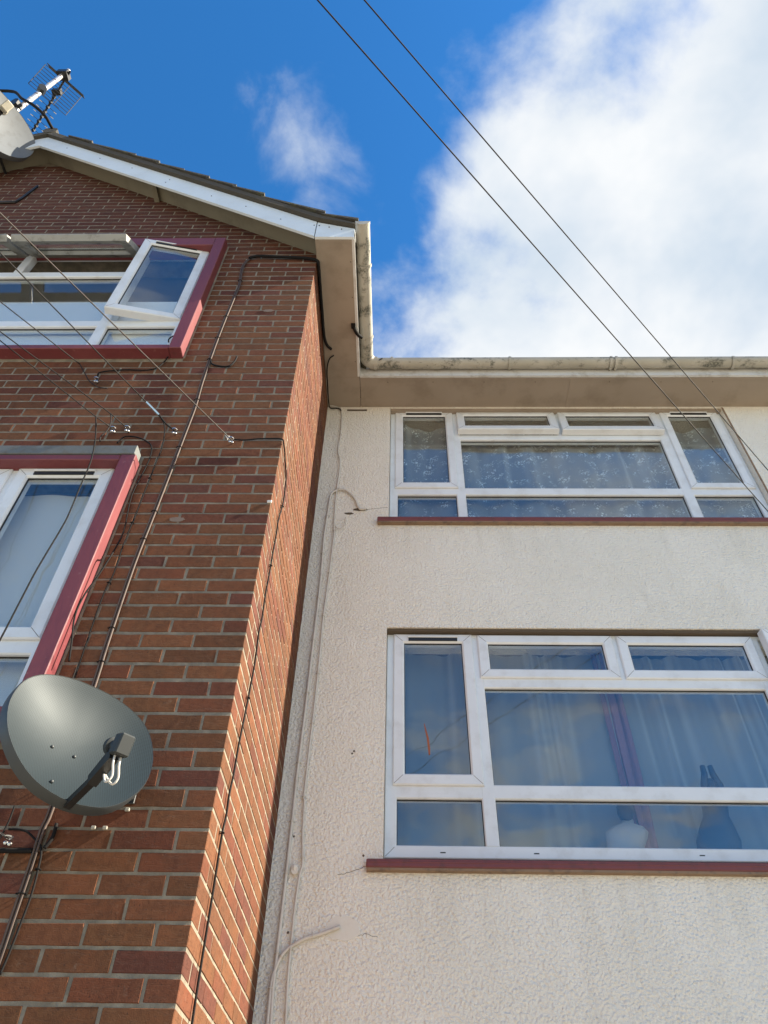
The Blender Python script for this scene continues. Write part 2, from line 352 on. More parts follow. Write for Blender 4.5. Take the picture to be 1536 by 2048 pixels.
c = t.mix(t.math('MULTIPLY', t.step(t.noise(26, 5, 0.7), 0.62, 0.70), 0.6), c, (0.24, 0.10, 0.095, 1))
c = t.mix(t.math('MULTIPLY', t.step(t.noise(8, 6, 0.7, t.scalev(g, (2, 2, 0.5))), 0.56, 0.74), 0.45), c, (0.085, 0.035, 0.032, 1))
t.p(Base_Color=c, Roughness=t.math('ADD', t.math('MULTIPLY', n, 0.3), 0.32)); t.bump(t.noise(70, 4, 0.6, t.scalev(g, (1, 1, 0.2))), 0.25, 0.003)
plain('sill_red', (0.16, 0.040, 0.042), 0.55, dirt=0.6, dirtc=(0.07, 0.03, 0.03), dscale=18, bump=0.2)
plain('sill_under', (0.24, 0.16, 0.10), 0.8, dirt=0.7, dirtc=(0.08, 0.06, 0.05), dscale=16)
plain('lead', (0.12, 0.13, 0.13), 0.7, dirt=0.7, dirtc=(0.10, 0.085, 0.06), dscale=24, bump=0.4)
plain('black', (0.012, 0.012, 0.013), 0.5)
plain('gasket', (0.010, 0.010, 0.011), 0.6)
plain('cable_black', (0.012, 0.011, 0.011), 0.8, spec=0.15)
plain('cable_brown', (0.085, 0.058, 0.047), 0.6, dirt=0.4, spec=0.3)
plain('cable_white', (0.60, 0.57, 0.52), 0.5, dirt=0.35, dirtc=(0.35, 0.30, 0.24))
plain('wire', (0.018, 0.016, 0.016), 0.7, spec=0.2)
plain('wire_rust', (0.055, 0.04, 0.033), 0.6, dirt=0.4)
plain('steel', (0.55, 0.55, 0.55), 0.25, metal=1.0)
plain('alloy', (0.60, 0.60, 0.60), 0.42, metal=0.85, dirt=0.2)
plain('lnb', (0.018, 0.022, 0.023), 0.5)
plain('lnb_cream', (0.42, 0.39, 0.31), 0.6, dirt=0.3)
plain('arm_black', (0.012, 0.013, 0.014), 0.4)
plain('dish_grey', (0.125, 0.135, 0.145), 0.6, dirt=0.4, dirtc=(0.07, 0.07, 0.068), dscale=14)
plain('dish_rim', (0.035, 0.04, 0.042), 0.5)
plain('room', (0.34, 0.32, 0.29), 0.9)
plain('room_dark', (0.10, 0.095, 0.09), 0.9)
plain('blind', (0.70, 0.72, 0.74), 0.7)
plain('figure_dark', (0.012, 0.014, 0.022), 0.4)
plain('figure_white', (0.30, 0.31, 0.32), 0.5)
plain('figure_hair', (0.015, 0.013, 0.013), 0.6)
plain('cloth_white', (0.60, 0.61, 0.60), 0.9)
plain('curtain_mauve', (0.20, 0.11, 0.15), 0.9)
plain('paving', (0.29, 0.265, 0.22), 0.95, dirt=0.4, dirtc=(0.22, 0.20, 0.165), dscale=2, bump=0.5)
plain('rust_tape', (0.34, 0.095, 0.035), 0.7)
plain('brick_patch', (0.17, 0.125, 0.10), 0.95, dirt=0.5)
plain('clip_grey', (0.34, 0.32, 0.27), 0.7, dirt=0.4)
plain('crack', (0.10, 0.075, 0.05), 0.95)

# gutters: old white plastic with black algae in streaks
t = NT('gutter'); g = t.geo()
n = t.noise(7, 7, 0.68, t.scalev(g, (1.0, 1.0, 2.0)))
f = t.math('MULTIPLY', t.step(n, 0.50, 0.64), t.math('ADD', t.math('MULTIPLY', t.step(t.noise(60, 4, 0.7), 0.35, 0.6), 0.6), 0.3))
t.p(Roughness=0.42, Base_Color=t.mix(f, t.mix(t.step(t.noise(3, 4), 0.3, 0.7), (0.34, 0.32, 0.265, 1), (0.44, 0.415, 0.355, 1)), (0.045, 0.05, 0.035, 1)))

# perforated dish skin: small round holes through to the dark back
t = NT('dish_mesh'); o = t.obj()
v = t.n('ShaderNodeTexVoronoi', {'Vector': t.scalev(o, (1, 1, 0)), 'Scale': 170.0, 'Randomness': 0.0}).outputs['Distance']
hole = t.step(v, 0.34, 0.26)
t.p(Base_Color=t.mix(hole, (0.019, 0.030, 0.036, 1), (0.006, 0.007, 0.008, 1)), Metallic=0.15, Roughness=0.5); t.b.inputs['Specular IOR Level'].default_value = 0.22

# glass: thin clear pane, reflection by angle
def glass(name, ior, tint):
    t = NT(name); t.t.nodes.remove(t.b)
    tr = t.n('ShaderNodeBsdfTransparent', {'Color': c4(tint)}); gl = t.n('ShaderNodeBsdfGlossy', {'Color': (1, 1, 1, 1), 'Roughness': 0.0})
    wob = t.n('ShaderNodeBump', {'Height': t.noise(2.2, 2), 'Strength': 0.10, 'Distance': 0.03}).outputs[0]
    t.set(gl.inputs['Normal'], wob)
    bf = t.n('ShaderNodeNewGeometry').outputs['Backfacing']
    fr = t.n('ShaderNodeFresnel', {'IOR': t.n('ShaderNodeMix', {0: bf, 2: ior, 3: 1.0 / ior}).outputs[0]})
    mx = t.n('ShaderNodeMixShader'); t.set(mx.inputs[0], fr.outputs[0]); t.set(mx.inputs[1], tr.outputs[0]); t.set(mx.inputs[2], gl.outputs[0])
    t.set(t.o.inputs[0], mx.outputs[0])
glass('glass', 1.76, (0.96, 0.98, 0.975))

# net curtains: woven veil, and one with flower sprigs
def veil(name, flowers, alpha, c):
    t = NT(name); t.t.nodes.remove(t.b); uv = t.n('ShaderNodeUVMap').outputs[0]
    df = t.n('ShaderNodeBsdfDiffuse', {'Color': c4(c)}); tl = t.n('ShaderNodeBsdfTranslucent', {'Color': c4(c)})
    body = t.n('ShaderNodeMixShader', {0: 0.35, 1: df.outputs[0], 2: tl.outputs[0]}).outputs[0]
    tr = t.n('ShaderNodeBsdfTransparent')
    gt = t.n('ShaderNodeAttribute', attribute_name='gather').outputs['Fac']
    alpha = t.math('MULTIPLY', t.math('MULTIPLY', t.math('POWER', gt, 1.6), alpha), 1.0, clamp=True); a = alpha
    if flowers:
        big = t.n('ShaderNodeTexVoronoi', {'Vector': uv, 'Scale': 9.0, 'Randomness': 0.55}).outputs['Distance']
        dots = t.n('ShaderNodeTexVoronoi', {'Vector': uv, 'Scale': 62.0, 'Randomness': 0.9}).outputs['Distance']
        sprig = t.math('MULTIPLY', t.step(big, 0.62, 0.25), t.step(dots, 0.52, 0.36))
        core = t.step(big, 0.13, 0.07)
        n = t.step(t.noise(17, 3, 0.6, uv), 0.42, 0.60)
        a = t.math('ADD', alpha, t.math('MULTIPLY', t.math('MAXIMUM', t.math('MULTIPLY', sprig, n), core), 0.90), clamp=True)
    mx = t.n('ShaderNodeMixShader'); t.set(mx.inputs[0], a); t.set(mx.inputs[1], tr.outputs[0]); t.set(mx.inputs[2], body)
    t.set(t.o.inputs[0], mx.outputs[0])
veil('lace', True, 0.33, (0.86, 0.92, 0.95)); veil('voile', False, 0.42, (0.70, 0.78, 0.82)); veil('net', False, 0.92, (0.86, 0.88, 0.89))

# ---------------------------------------------------------------- ground
g = tag(MB().add([(-400, -400, GROUND), (400, -400, GROUND), (400, 400, GROUND), (-400, 400, GROUND)], [(0, 1, 2, 3)]).build('ground', 'paving'), 'pale concrete yard in front of the flats', kind='structure')

# ================================================================ brick wing
wing = empty('brick_wing', (-2.93, 0, GROUND), 'red brick gabled wing with maroon window surrounds on the left', 'building')
wing_inv = wing.location.copy()
def W(o):                                     # keep world coordinates under the wing's Empty
    o.parent = wing; o.matrix_parent_inverse = Matrix.Translation(-wing.location); return o
WX0, AX = -5.86, -2.93                        # far edge and ridge line of the gable
WIN = [dict(zb=1.00, top=2.43, bot=0.95, out_t=2.545, out_b=0.84), dict(zb=3.73, top=5.12, bot=3.60, out_t=5.25, out_b=3.555)]
OXR, OXL = -0.745, -3.95                      # outer edges of the maroon surrounds
def gable(x): return 5.19 + 0.745 * (-x if x > AX else (x - WX0))
# wall core in mortar colour, with the window openings left open
mb = MB(); my = 0.0019
zl = [GROUND] + [z for d in WIN for z in (d['out_b'] + 0.02, d['out_t'] - 0.02)] + [5.19]
for i in range(len(zl) - 1):
    z0, z1 = zl[i], zl[i + 1]
    if z1 > 5.19: pass
    if i % 2 == 0:
        if z1 > z0: mb.box(WX0, -0.0019, my, 0.25, z0, z1)
    else:
        z1 = min(z1, 5.23)
        mb.box(WX0, OXL + 0.02, my, 0.25, z0, z1); mb.box(OXR - 0.02, -0.0019, my, 0.25, z0, z1)
zt = WIN[1]['out_t'] - 0.02
mb.prism([(WX0, zt), (-0.03, zt), (AX, gable(AX)), ], 1, my, 0.25)
mb.box(-0.25, -0.0022, 0.003, LD + 0.3, GROUND, 5.19)        # flank
mb.box(WX0, WX0 + 0.25, 0.25, 6.0, GROUND, 5.2)
wall = W(mb.build('wall', 'mortar'))

TINTS = [((0.152, 0.060, 0.0275), 6), ((0.143, 0.050, 0.025), 5), ((0.126, 0.042, 0.0245), 4), ((0.106, 0.036, 0.026), 2), ((0.150, 0.066, 0.0285), 6), ((0.132, 0.056, 0.025), 4), ((0.170, 0.071, 0.031), 3)]
TL = [c for c, n in TINTS for _ in range(n)]
def tint(z=0.0):
    c = [a * 0.78 + d * 0.22 for a, d in zip(rng.choice(TL), (0.145, 0.055, 0.027))]; k = rng.uniform(0.74, 0.94)
    if z > 4.9:                                  # gable bricks darker, purpler: partly their batch, partly verge shade put into colour
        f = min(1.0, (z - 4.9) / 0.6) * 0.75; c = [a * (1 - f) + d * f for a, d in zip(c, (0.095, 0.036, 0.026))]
    return tuple(x * k for x in c)
def face_brick(w, h, seed, depth=0.05):       # a brick seen from the front: uneven arrises, one chamfer ring, sides
    r = random.Random(seed); b = MB(); ox = []
    nx = 4 if w > 0.15 else 2
    for i in range(nx): ox.append((-w / 2 + w * i / nx, -h / 2))
    ox.append((w / 2, -h / 2))
    for i in range(1, nx + 1): ox.append((w / 2 - w * (i - 1) / nx, h / 2))
    ox.append((-w / 2, h / 2))
    j = lambda p, k: (p[0] + r.uniform(-k, k), p[1] + r.uniform(-k, k))
    o2 = [j(p, 0.0014) for p in ox]; n = len(o2)
    i2 = [(p[0] * (1 - 0.004 / w), p[1] * (1 - 0.004 / h)) for p in o2]
    vs = [(x, 0.0, z) for x, z in i2] + [(x, 0.0028, z) for x, z in o2] + [(x, depth, z) for x, z in o2]
    fs = [tuple(range(n))] + [(k, n + k, n + (k + 1) % n, (k + 1) % n) for k in range(n)] + [(n + k, 2 * n + k, 2 * n + (k + 1) % n, n + (k + 1) % n) for k in range(n)]
    return b.add(vs, fs)
def corner_brick(wx, wy, h):
    return MB().cbox(-wx, 0, 0, wy, -h / 2, h / 2, 0.0028)
VAR = {}
for w_ in ('s', 'h'):
    for k in range(5): VAR[w_, k] = face_brick(0.2145 if w_ == 's' else 0.102, 0.0635, 10 * k + (w_ == 'h'))
VAR['c', 0] = corner_brick(0.1025, 0.2145, 0.0635); VAR['c', 1] = corner_brick(0.2145, 0.1025, 0.0635)
MESH = {}
bricks = []      # kind, variant, location, yaw, size, tint
def blocked(x0, x1, z0, z1):
    for d in WIN:
        if x1 > OXL + 0.0 and x0 < OXR and z1 > d['out_b'] and z0 < d['out_t']: return True
    return False
KMIN, KMAX = -28, 96
for k in range(KMIN, KMAX):
    z0, z1 = course(k), course(k + 1); zc = (z0 + z1) / 2
    even = k % 2 == 0
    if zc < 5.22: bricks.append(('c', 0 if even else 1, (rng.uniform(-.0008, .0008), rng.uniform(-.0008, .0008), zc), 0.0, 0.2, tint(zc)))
    x = -(0.1125 if even else 0.225)
    while x > WX0 + 0.05:
        segs = [(x - 0.2145 - 0.0, x)]
        a, b_ = segs[0]
        # clip against window surrounds
        if blocked(a, b_, z0 + .004, z1 - .004):
            segs = []
            if b_ > OXR + 0.03 and a < OXR: segs.append((OXR + 0.003, b_))
            if a < OXL - 0.03 and b_ > OXL: segs.append((a, OXL - 0.003))
        for a, b_ in segs:
            if zc > gable((a + b_) / 2) + 0.03: continue
            wd = b_ - a
            kind = 's' if wd > 0.2 else ('h' if 0.09 < wd < 0.115 else ('w', round(wd, 3)))
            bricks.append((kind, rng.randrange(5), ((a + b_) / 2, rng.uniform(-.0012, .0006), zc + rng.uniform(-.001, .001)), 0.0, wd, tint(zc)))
        x -= 0.225
    # flank, facing +X
    if zc < 5.0:
        y = 0.225 if even else 0.1125
        while y < LD + 0.2:
            bricks.append(('s', rng.randrange(5), (rng.uniform(-.0008, .0012), y + 0.2145 / 2, zc + rng.uniform(-.001, .001)), math.pi / 2, 0.2145, tint()))
            y += 0.225
# the 300 that show largest are objects of their own
def size_in_view(b):
    p = Vector(b[2]); d = p - CAM; dist = d.length
    f = d.dot(cf)
    if f <= 0: return 0
    sx, sy = d.dot(cr) / f, d.dot(cu) / f
    if abs(sx) > 0.53 or abs(sy) > 0.705: return 0
    nrm = Vector((0, -1, 0)) if b[3] == 0 else Vector((1, 0, 0))
    return b[4] * max(0.05, -d.dot(nrm) / dist) / dist ** 2
order = sorted(range(len(bricks)), key=lambda i: -size_in_view(bricks[i]))
single = set(order[:300])
mass = MB()
for i, (kind, va, loc, yaw, wd, tn) in enumerate(bricks):
    if isinstance(kind, tuple):
        key = kind
        if key not in VAR: VAR[key] = face_brick(kind[1], 0.0635, int(kind[1] * 1000))
    else: key = (kind, va)
    if i in single:
        if key not in MESH: MESH[key] = VAR[key].mesh('brick'); MESH[key].materials.append(M['brick'])
        o = W(bpy.data.objects.new('brick', MESH[key])); col.objects.link(o)
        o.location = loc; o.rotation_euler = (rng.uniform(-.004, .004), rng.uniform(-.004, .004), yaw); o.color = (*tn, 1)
    else:
        src = VAR[key]; c, s_ = math.cos(yaw), math.sin(yaw)
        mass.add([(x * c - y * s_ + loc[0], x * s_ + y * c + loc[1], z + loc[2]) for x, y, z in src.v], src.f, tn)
o = W(mass.build('brickwork', 'brick_mass')); o['kind'] = 'stuff'

# gable trim: barge board, verge soffit, undercloak, tiles
SL = 0.755; BY0, BY1 = -0.200, -0.178
def barge_side(sgn):
    X = lambda x: x if sgn > 0 else 2 * AX - x
    b = MB(); A = AX - (0.001 if sgn > 0 else -0.0) * 0
    poly = [(X(AX), 7.20), (X(-0.005), 4.985), (X(-0.005), 5.255), (X(AX), 7.455)]
    b.prism(poly, 1, BY0, BY1); W(b.build('barge_board', 'barge'))
    b = MB(); poly = [(X(0.002), 4.975), (X(0.302), 4.968), (X(0.302), 5.12), (X(0.002), 5.250)]
    b.prism(poly, 1, BY0 + 0.002, BY1); W(b.build('barge_end', 'barge'))
    b = MB(); b.prism([(X(AX), 7.315), (X(-0.01), 5.105), (X(-0.01), 5.13), (X(AX), 7.34)], 1, BY1, 0.004); W(b.build('verge_soffit', 'verge_soffit'))
    b = MB(); b.prism([(X(AX), 7.458), (X(0.0), 5.258), (X(0.31), 5.123), (X(0.31), 5.145), (X(0.0), 5.325), (X(AX), 7.545)], 1, -0.235, -0.10); W(b.build('undercloak', 'undercloak'))
for sgn in (1, -1): barge_side(sgn)
# a stub rafter end under the verge
for x in (-1.56,):
    z = gable(x); W(MB().box(x - 0.022, x + 0.022, -0.176, 0.0, z - 0.13, z - 0.065).build('rafter_end', 'verge_soffit'))
# nail heads on the barge board
for x in (-2.62, -2.2, -1.82, -1.42, -1.40, -0.95, -0.62, -0.3, -0.02, 0.02, 0.1, 0.2):
    zc = 5.12 - x * SL + rng.uniform(-0.05, 0.07)
    if x >= 0: zc = 5.19 - x * 0.4
    W(MB().tube([(x, BY0 - 0.003, zc), (x, BY0 + 0.01, zc)], 0.005, 6).build('nail', 'black'))
# roof: courses of concrete tiles, the verge tiles one by one
roof = W(MB().add([(0.36, -0.1, 5.06), (0.36, 7, 5.06), (AX, 7, 7.50), (AX, -0.1, 7.50), (WX0 - 0.36, -0.1, 5.06), (WX0 - 0.36, 7, 5.06)], [(0, 1, 2, 3), (3, 2, 5, 4)]).build('roof', 'tile'))
def rp(d, h=0.0):       # point on the right slope: d along X from the eave upward, h above
    x = 0.33 - d; z = 5.155 + (0.33 - x) * 0.46 if x > 0.05 else 5.155 + 0.28 * 0.46 + (0.05 - x) * SL
    return x, z + h
k = 0; d = 0.0
tile_me = {}
while True:
    x0, z0 = rp(d); x1, z1 = rp(d + 0.30)
    if x1 < AX: break
    th = 0.034
    for sgn in (1, -1):
        X = (lambda x: x) if sgn > 0 else (lambda x: 2 * AX - x)
        lift = 0.030
        j = rng.uniform(-0.006, 0.006)
        o = MB().prism([(X(x0), z0 + lift + j), (X(x0), z0 + lift + th + j), (X(x1), z1 + th * 0.6), (X(x1), z1 + 0.004)], 1, -0.245 + rng.uniform(-0.008, 0.008), 0.09).build('tile', 'tile', roof)
        strip = MB().prism([(X(x0), z0 + lift - 0.002), (X(x0), z0 + lift + th - 0.003), (X(x1), z1 + th * 0.6 - 0.003), (X(x1), z1 + 0.002)], 1, 0.094, 7.0)
        strip.build('tile_course', 'tile', roof)
    d += 0.27
MB().tube([(AX, -0.24, 7.56), (AX, 7, 7.56)], 0.075, 10).build('ridge', 'tile', roof)

# eaves box along the flank and round on to the rendered front
so_ = MB(); so_.box(0.004, 0.300, BY1, 1.062, 4.967, 4.979); W(so_.build('soffit', 'soffit'))
W(MB().box(0.285, 0.306, BY1 + 0.001, 1.05, 4.9640, 5.115).build('fascia', 'upvc_old'))
W(MB().box(0.012, 0.030, BY1 + 0.012, 1.05, 4.9610, 4.9668).box(0.03, 0.285, BY1 + 0.004, BY1 + 0.022, 4.9612, 4.9668).build('soffit_trim', 'soffit'))
def half_gutter(p0, p1, r, inward):            # half-round channel from p0 to p1, rim at p.z
    p0, p1 = Vector(p0), Vector(p1); d = (p1 - p0).normalized(); side = d.cross(Vector((0, 0, 1)))
    b = MB(); n = 14; rings = []
    for p in (p0, p1):
        for rr in (r, r - 0.0035):
            rings.append([p + side * (rr * math.cos(math.pi * k / n)) - Vector((0, 0, rr * math.sin(math.pi * k / n))) for k in range(n + 1)])
    vs = [v for q in rings for v in q]; m_ = n + 1; fs = []
    for k in range(n):
        fs.append((k, k + 1, 2 * m_ + k + 1, 2 * m_ + k)); fs.append((m_ + k + 1, m_ + k, 3 * m_ + k, 3 * m_ + k + 1))
        fs.append((k, k + 1, m_ + k + 1, m_ + k)); fs.append((2 * m_ + k, 2 * m_ + k + 1, 3 * m_ + k + 1, 3 * m_ + k))
    for k in (0, n): fs.append((k, m_ + k, 3 * m_ + k, 2 * m_ + k))
    return b.add(vs, fs)
def arc_band(p, d, r, wdt, n=14, th=0.006):
    p = Vector(p); d = Vector(d).normalized(); side = d.cross(Vector((0, 0, 1))); b = MB(); vs = []
    for s_ in (-1, 1):
        for rr in (r, r + th):
            for k in range(n + 1): vs.append(p + d * (s_ * wdt / 2) + side * (rr * math.cos(math.pi * k / n)) - Vector((0, 0, rr * math.sin(math.pi * k / n))))
    m_ = n + 1; fs = []
    for k in range(n):
        fs += [(m_ + k, m_ + k + 1, 3 * m_ + k + 1, 3 * m_ + k), (k, m_ + k, m_ + k + 1, k + 1), (2 * m_ + k, 2 * m_ + k + 1, 3 * m_ + k + 1, 3 * m_ + k)]
    for k in (0, n): fs.append((k, m_ + k, 3 * m_ + k, 2 * m_ + k))
    return b.add(vs, fs)
gx, gz = 0.366, 5.085
gut = W(half_gutter((gx, -0.255, gz + .008), (gx, 0.925, gz), 0.056, 1).build('gutter', 'gutter', smooth=40))
cap = [(gx + 0.058 * math.cos(math.pi * k / 12), gz + 0.01 - 0.058 * math.sin(math.pi * k / 12)) for k in range(13)]
MB().prism(cap, 1, -0.268, -0.245).build('end_cap', 'gutter', gut)
for y in (0.08, 0.72):
    arc_band((gx, y, gz + 0.004), (0, 1, 0), 0.0565, 0.022).box(gx - 0.058, gx + 0.058, y - 0.011, y + 0.011, gz + 0.008, gz + 0.013).build('bracket', 'gutter', gut)

# ---------------------------------------------------------------- windows
def pane(name, x0, x1, z0, z1, y, parent, mat='glass'):
    g_ = MB().box(x0 + 0.001, x1 - 0.001, y, y + 0.004, z0 + 0.001, z1 - 0.001).build('pane', mat, parent)
    MB().ring(x0 - 0.002, x1 + 0.002, z0 - 0.002, z1 + 0.002, 0.006, y - 0.003, y + 0.006, 0.0005, 0.001).build('gasket', 'gasket', parent)
    return g_
def sash(win, x0, x1, z0, z1, yf, hinge, ang, vent=False, mat='upvc', slot=True):
    """sash with its own glass; hinge 'top','left','right'; parts keep window-local coordinates"""
    px = {'top': 0.0, 'left': x0, 'right': x1}[hinge]; pz = z1 if hinge == 'top' else 0.0
    o = MB().ring(x0 - px, x1 - px, z0 - pz, z1 - pz, 0.068, -0.0, 0.058, 0.006, 0.010).build('sash', mat, win)
    o.location = (px, yf, pz)
    a = R(ang)
    o.rotation_euler = {'top': (-a, 0, 0), 'left': (0, 0, -a), 'right': (0, 0, a)}[hinge]
    return o
def sash_parts(o, x0, x1, z0, z1, hinge, vent):
    px = {'top': 0.0, 'left': x0, 'right': x1}[hinge]; pz = z1 if hinge == 'top' else 0.0
    return (x0 - px, x1 - px, z0 - pz, z1 - pz)
def child_pane(win, o, rect, y):
    # glass and gasket ride with the sash; kept at the same level under the window
    x0, x1, z0, z1 = rect
    for mb_, nm, mt in ((MB().box(x0 + .001, x1 - .001, y, y + .004, z0 + .001, z1 - .001), 'pane', 'glass'), (MB().ring(x0 - .002, x1 + .002, z0 - .002, z1 + .002, .006, y - .003, y + .006, .0005, .001), 'gasket', 'gasket')):
        q = mb_.build(nm, mt, win); q.location = o.location; q.rotation_euler = o.rotation_euler
def mitre(win, o, rect, w_, yy=-0.0006):
    x0, x1, z0, z1 = rect; q = MB()
    for x, z, sx, sz in ((x0, z0, 1, 1), (x1, z0, -1, 1), (x0, z1, 1, -1), (x1, z1, -1, -1)):
        d, t_ = 0.007, 0.0011
        a_, b_ = (x + sx * d, z + sz * d), (x + sx * (w_ - 0.011), z + sz * (w_ - 0.011))
        q.add([(a_[0] - sx * t_ * .7, yy, a_[1] + sz * t_ * .7), (a_[0] + sx * t_ * .7, yy, a_[1] - sz * t_ * .7), (b_[0] + sx * t_ * .7, yy, b_[1] - sz * t_ * .7), (b_[0] - sx * t_ * .7, yy, b_[1] + sz * t_ * .7)], [(0, 1, 2, 3)])
    q = q.build('mitre_joint', 'crack', win)
    if o is not None: q.location = o.location; q.rotation_euler = o.rotation_euler
def make_window(name, owner, x_left, zb, yface, H, mirror, opens, depth=0.07, label=None, mat='upvc', weep=True):
    """H: heights above the lowest glass edge"""
    Wd = 2.97
    fx = (lambda x: x) if not mirror else (lambda x: Wd - x)
    def rx(a, b): return (min(fx(a), fx(b)), max(fx(a), fx(b)))
    b = MB()
    fb, tb, mbt, mt, tlb, tlt, ft = H['fb'], H['tb'], H['mb'], H['mt'], H['tlb'], H['tlt'], H['ft']
    b.ring(0, Wd, fb, ft, 0.066, 0, depth, 0.004, 0.006)
    e = 0.0012
    # mullions, transoms (the transoms sit a hair behind)
    for a0, a1 in ((0.538, 0.612), (2.348, 2.432)):
        x0, x1 = rx(a0, a1); b.cbox(x0, x1, 0.0, depth - .002, fb + 0.06, ft - 0.06, 0.006)
    b.cbox(0.05, Wd - 0.05, e, depth - .004, tb, mbt, 0.006)
    x0, x1 = rx(0.605, 2.355); b.cbox(x0, x1, e, depth - .004, mt, tlb, 0.006)
    x0, x1 = rx(1.455, 1.52); b.cbox(x0, x1, 2 * e, depth - .006, tlb - 0.005, ft - 0.06, 0.005)
    win = b.build(name, mat, None)
    win.location = (x_left, yface, zb)
    win.parent = owner; win.matrix_parent_inverse = Matrix.Translation(-owner.location)
    if label: win['label'] = label
    # fixed glass
    for a0, a1, z0, z1 in ((0.066, 0.538, 0, tb), (0.612, 2.348, 0, tb), (2.432, 2.904, 0, tb), (0.612, 2.348, mbt, mt)):
        x0, x1 = rx(a0, a1); pane('pane', x0, x1, z0, z1, 0.024, win)
    # sashes
    for i, (a0, a1, z0, z1, hg) in enumerate(((0.043, 0.557, mbt - 0.012, tlt, 'left'), (0.592, 1.474, tlb - 0.008, tlt - 0.004, 'top'), (1.504, 2.388, tlb - 0.008, tlt - 0.004, 'top'), (2.425, 2.937, mbt - 0.012, tlt, 'right'))):
        x0, x1 = rx(a0, a1); h = hg
        if mirror and hg in ('left', 'right'): h = 'right' if hg == 'left' else 'left'
        o = sash(win, x0, x1, z0, z1, -0.016, h, opens[i], mat='upvc_shaded' if opens[i] > 30 else mat)
        rect = sash_parts(o, x0, x1, z0, z1, h, False)
        rr = (rect[0] + 0.068, rect[1] - 0.068, rect[2] + 0.068, rect[3] - 0.068)
        child_pane(win, o, rr, 0.018)
        mitre(win, o, rect, 0.068)
        if h != 'top':      # trickle vent in the top rail
            cx = (rect[0] + rect[1]) / 2; q = MB().cbox(cx - 0.165, cx + 0.165, -0.012, 0.003, rect[3] - 0.034, rect[3] - 0.022, 0.002).build('trickle_vent', mat, win)
            q2 = MB().box(cx - 0.160, cx + 0.160, -0.006, 0.002, rect[3] - 0.058, rect[3] - 0.0342).build('vent_slot', 'black', win)
            for z in (q, q2): z.location = o.location; z.rotation_euler = o.rotation_euler
    mitre(win, None, (0, Wd, fb, ft), 0.066)
    if weep:
        for x in (0.31, 0.80, 1.66, 2.3): MB().box(x - 0.014, x + 0.014, -0.0008, 0.01, fb + 0.026, fb + 0.032).build('weep_slot', 'black', win)
    return win
HR = dict(fb=-0.068, tb=0.255, mb=0.338, mt=0.972, tlb=1.045, tlt=1.372, ft=1.418)
HB = dict(fb=-0.07, tb=0.245, mb=0.325, mt=1.005, tlb=1.085, tlt=1.435, ft=1.48)
BXL = -0.825 - 2.97
wl = make_window('window', wing, BXL, WIN[0]['zb'], 0.0, HB, True, (0, 0, 0, 0), label='closed white window in the lower maroon surround')
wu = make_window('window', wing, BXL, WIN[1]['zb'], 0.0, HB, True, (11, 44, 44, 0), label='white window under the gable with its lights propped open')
for d, top in ((WIN[0], False), (WIN[1], True)):
    s_ = W(MB().cbox(OXR - 0.082, OXR, -0.080, 0.06, d['out_b'] + 0.002, d['out_t'] - (0.002 if top else 0.072), 0.004).build('surround', 'red_paint'))
    ob, ot = d['out_b'], d['out_t'] if top else d['out_t'] - 0.072
    MB().cbox(OXL, OXR - 0.083, -0.078, 0.05, d['top'], ot, 0.004).build('head_strip', 'red_paint', s_).matrix_parent_inverse = s_.matrix_world.inverted()
    MB().cbox(OXL, OXR - 0.083, -0.078, 0.05, ob, d['bot'], 0.004).build('sill_board', 'red_paint', s_)
    MB().cbox(OXL, OXL + 0.082, -0.0805, 0.052, ob + .001, ot - .001, 0.004).build('jamb_board', 'red_paint', s_)
    MB().box(OXR + 0.0005, OXR + 0.012, -0.004, 0.02, ob, ot).build('mastic', 'mortar', s_)
    if not top: MB().cbox(OXL, OXR - 0.01, -0.084, -0.01, d['out_t'] - 0.070, d['out_t'], 0.003).build('flashing', 'lead', s_)
    for o in s_.children: o.matrix_parent_inverse = Matrix.Identity(4)

# rooms behind the windows
def room(owner, x0, x1, y0, z0, z1, dep, mat):
    b = MB(); vs = [(x, y, z) for x in (x0, x1) for y in (y0, y0 + dep) for z in (z0, z1)]
    b.add(vs, [(0, 1, 3, 2), (4, 6, 7, 5), (2, 3, 7, 6), (0, 2, 6, 4), (1, 5, 7, 3)])
    o = b.build('room', mat, owner); o.matrix_parent_inverse = Matrix.Translation(-owner.location); return o
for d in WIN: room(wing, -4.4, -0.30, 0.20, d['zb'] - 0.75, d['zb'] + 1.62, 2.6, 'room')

# ================================================================ rendered block
block = empty('rendered_block', (4.5, LD, GROUND), 'cream roughcast block with two wide white windows on the right', 'building')
def K(o):
    o.parent = block; o.matrix_parent_inverse = Matrix.Translation(-block.location); return o
RX0, RX1 = 0.575, 0.575 + 2.97
RW = [dict(zb=1.066), dict(zb=3.583)]
b = MB(); BX1 = 9.0; th = 0.30
zz = [GROUND, 0.955, 2.462, 3.485, 4.955]
def wallface(x0, x1, z0, z1): b.box(x0, x1, LD, LD + th, z0, z1)
wallface(0.0, BX1, GROUND, 0.955)
wallface(0.0, BX1, 2.462, 3.485)
for z0, z1 in ((0.955, 2.462), (3.485, 4.962)):
    wallface(0.0, RX0 - 0.003, z0, z1); wallface(RX1 + 0.003, 4.6, z0, z1); wallface(4.6, BX1, z0, z1)
wallface(0.0, BX1, 4.962, 5.2)
bw = K(b.build('wall', 'render'))
K(MB().box(BX1 - 0.25, BX1, LD + th, 7.5, GROUND, 5.2).build('wall', 'render'))
K(MB().add([(-0.2, 0.98, 5.10), (BX1 + .3, 0.98, 5.10), (BX1 + .3, 4.6, 7.5), (-2.9, 4.6, 7.5)], [(0, 1, 2, 3)]).build('roof', 'tile'))
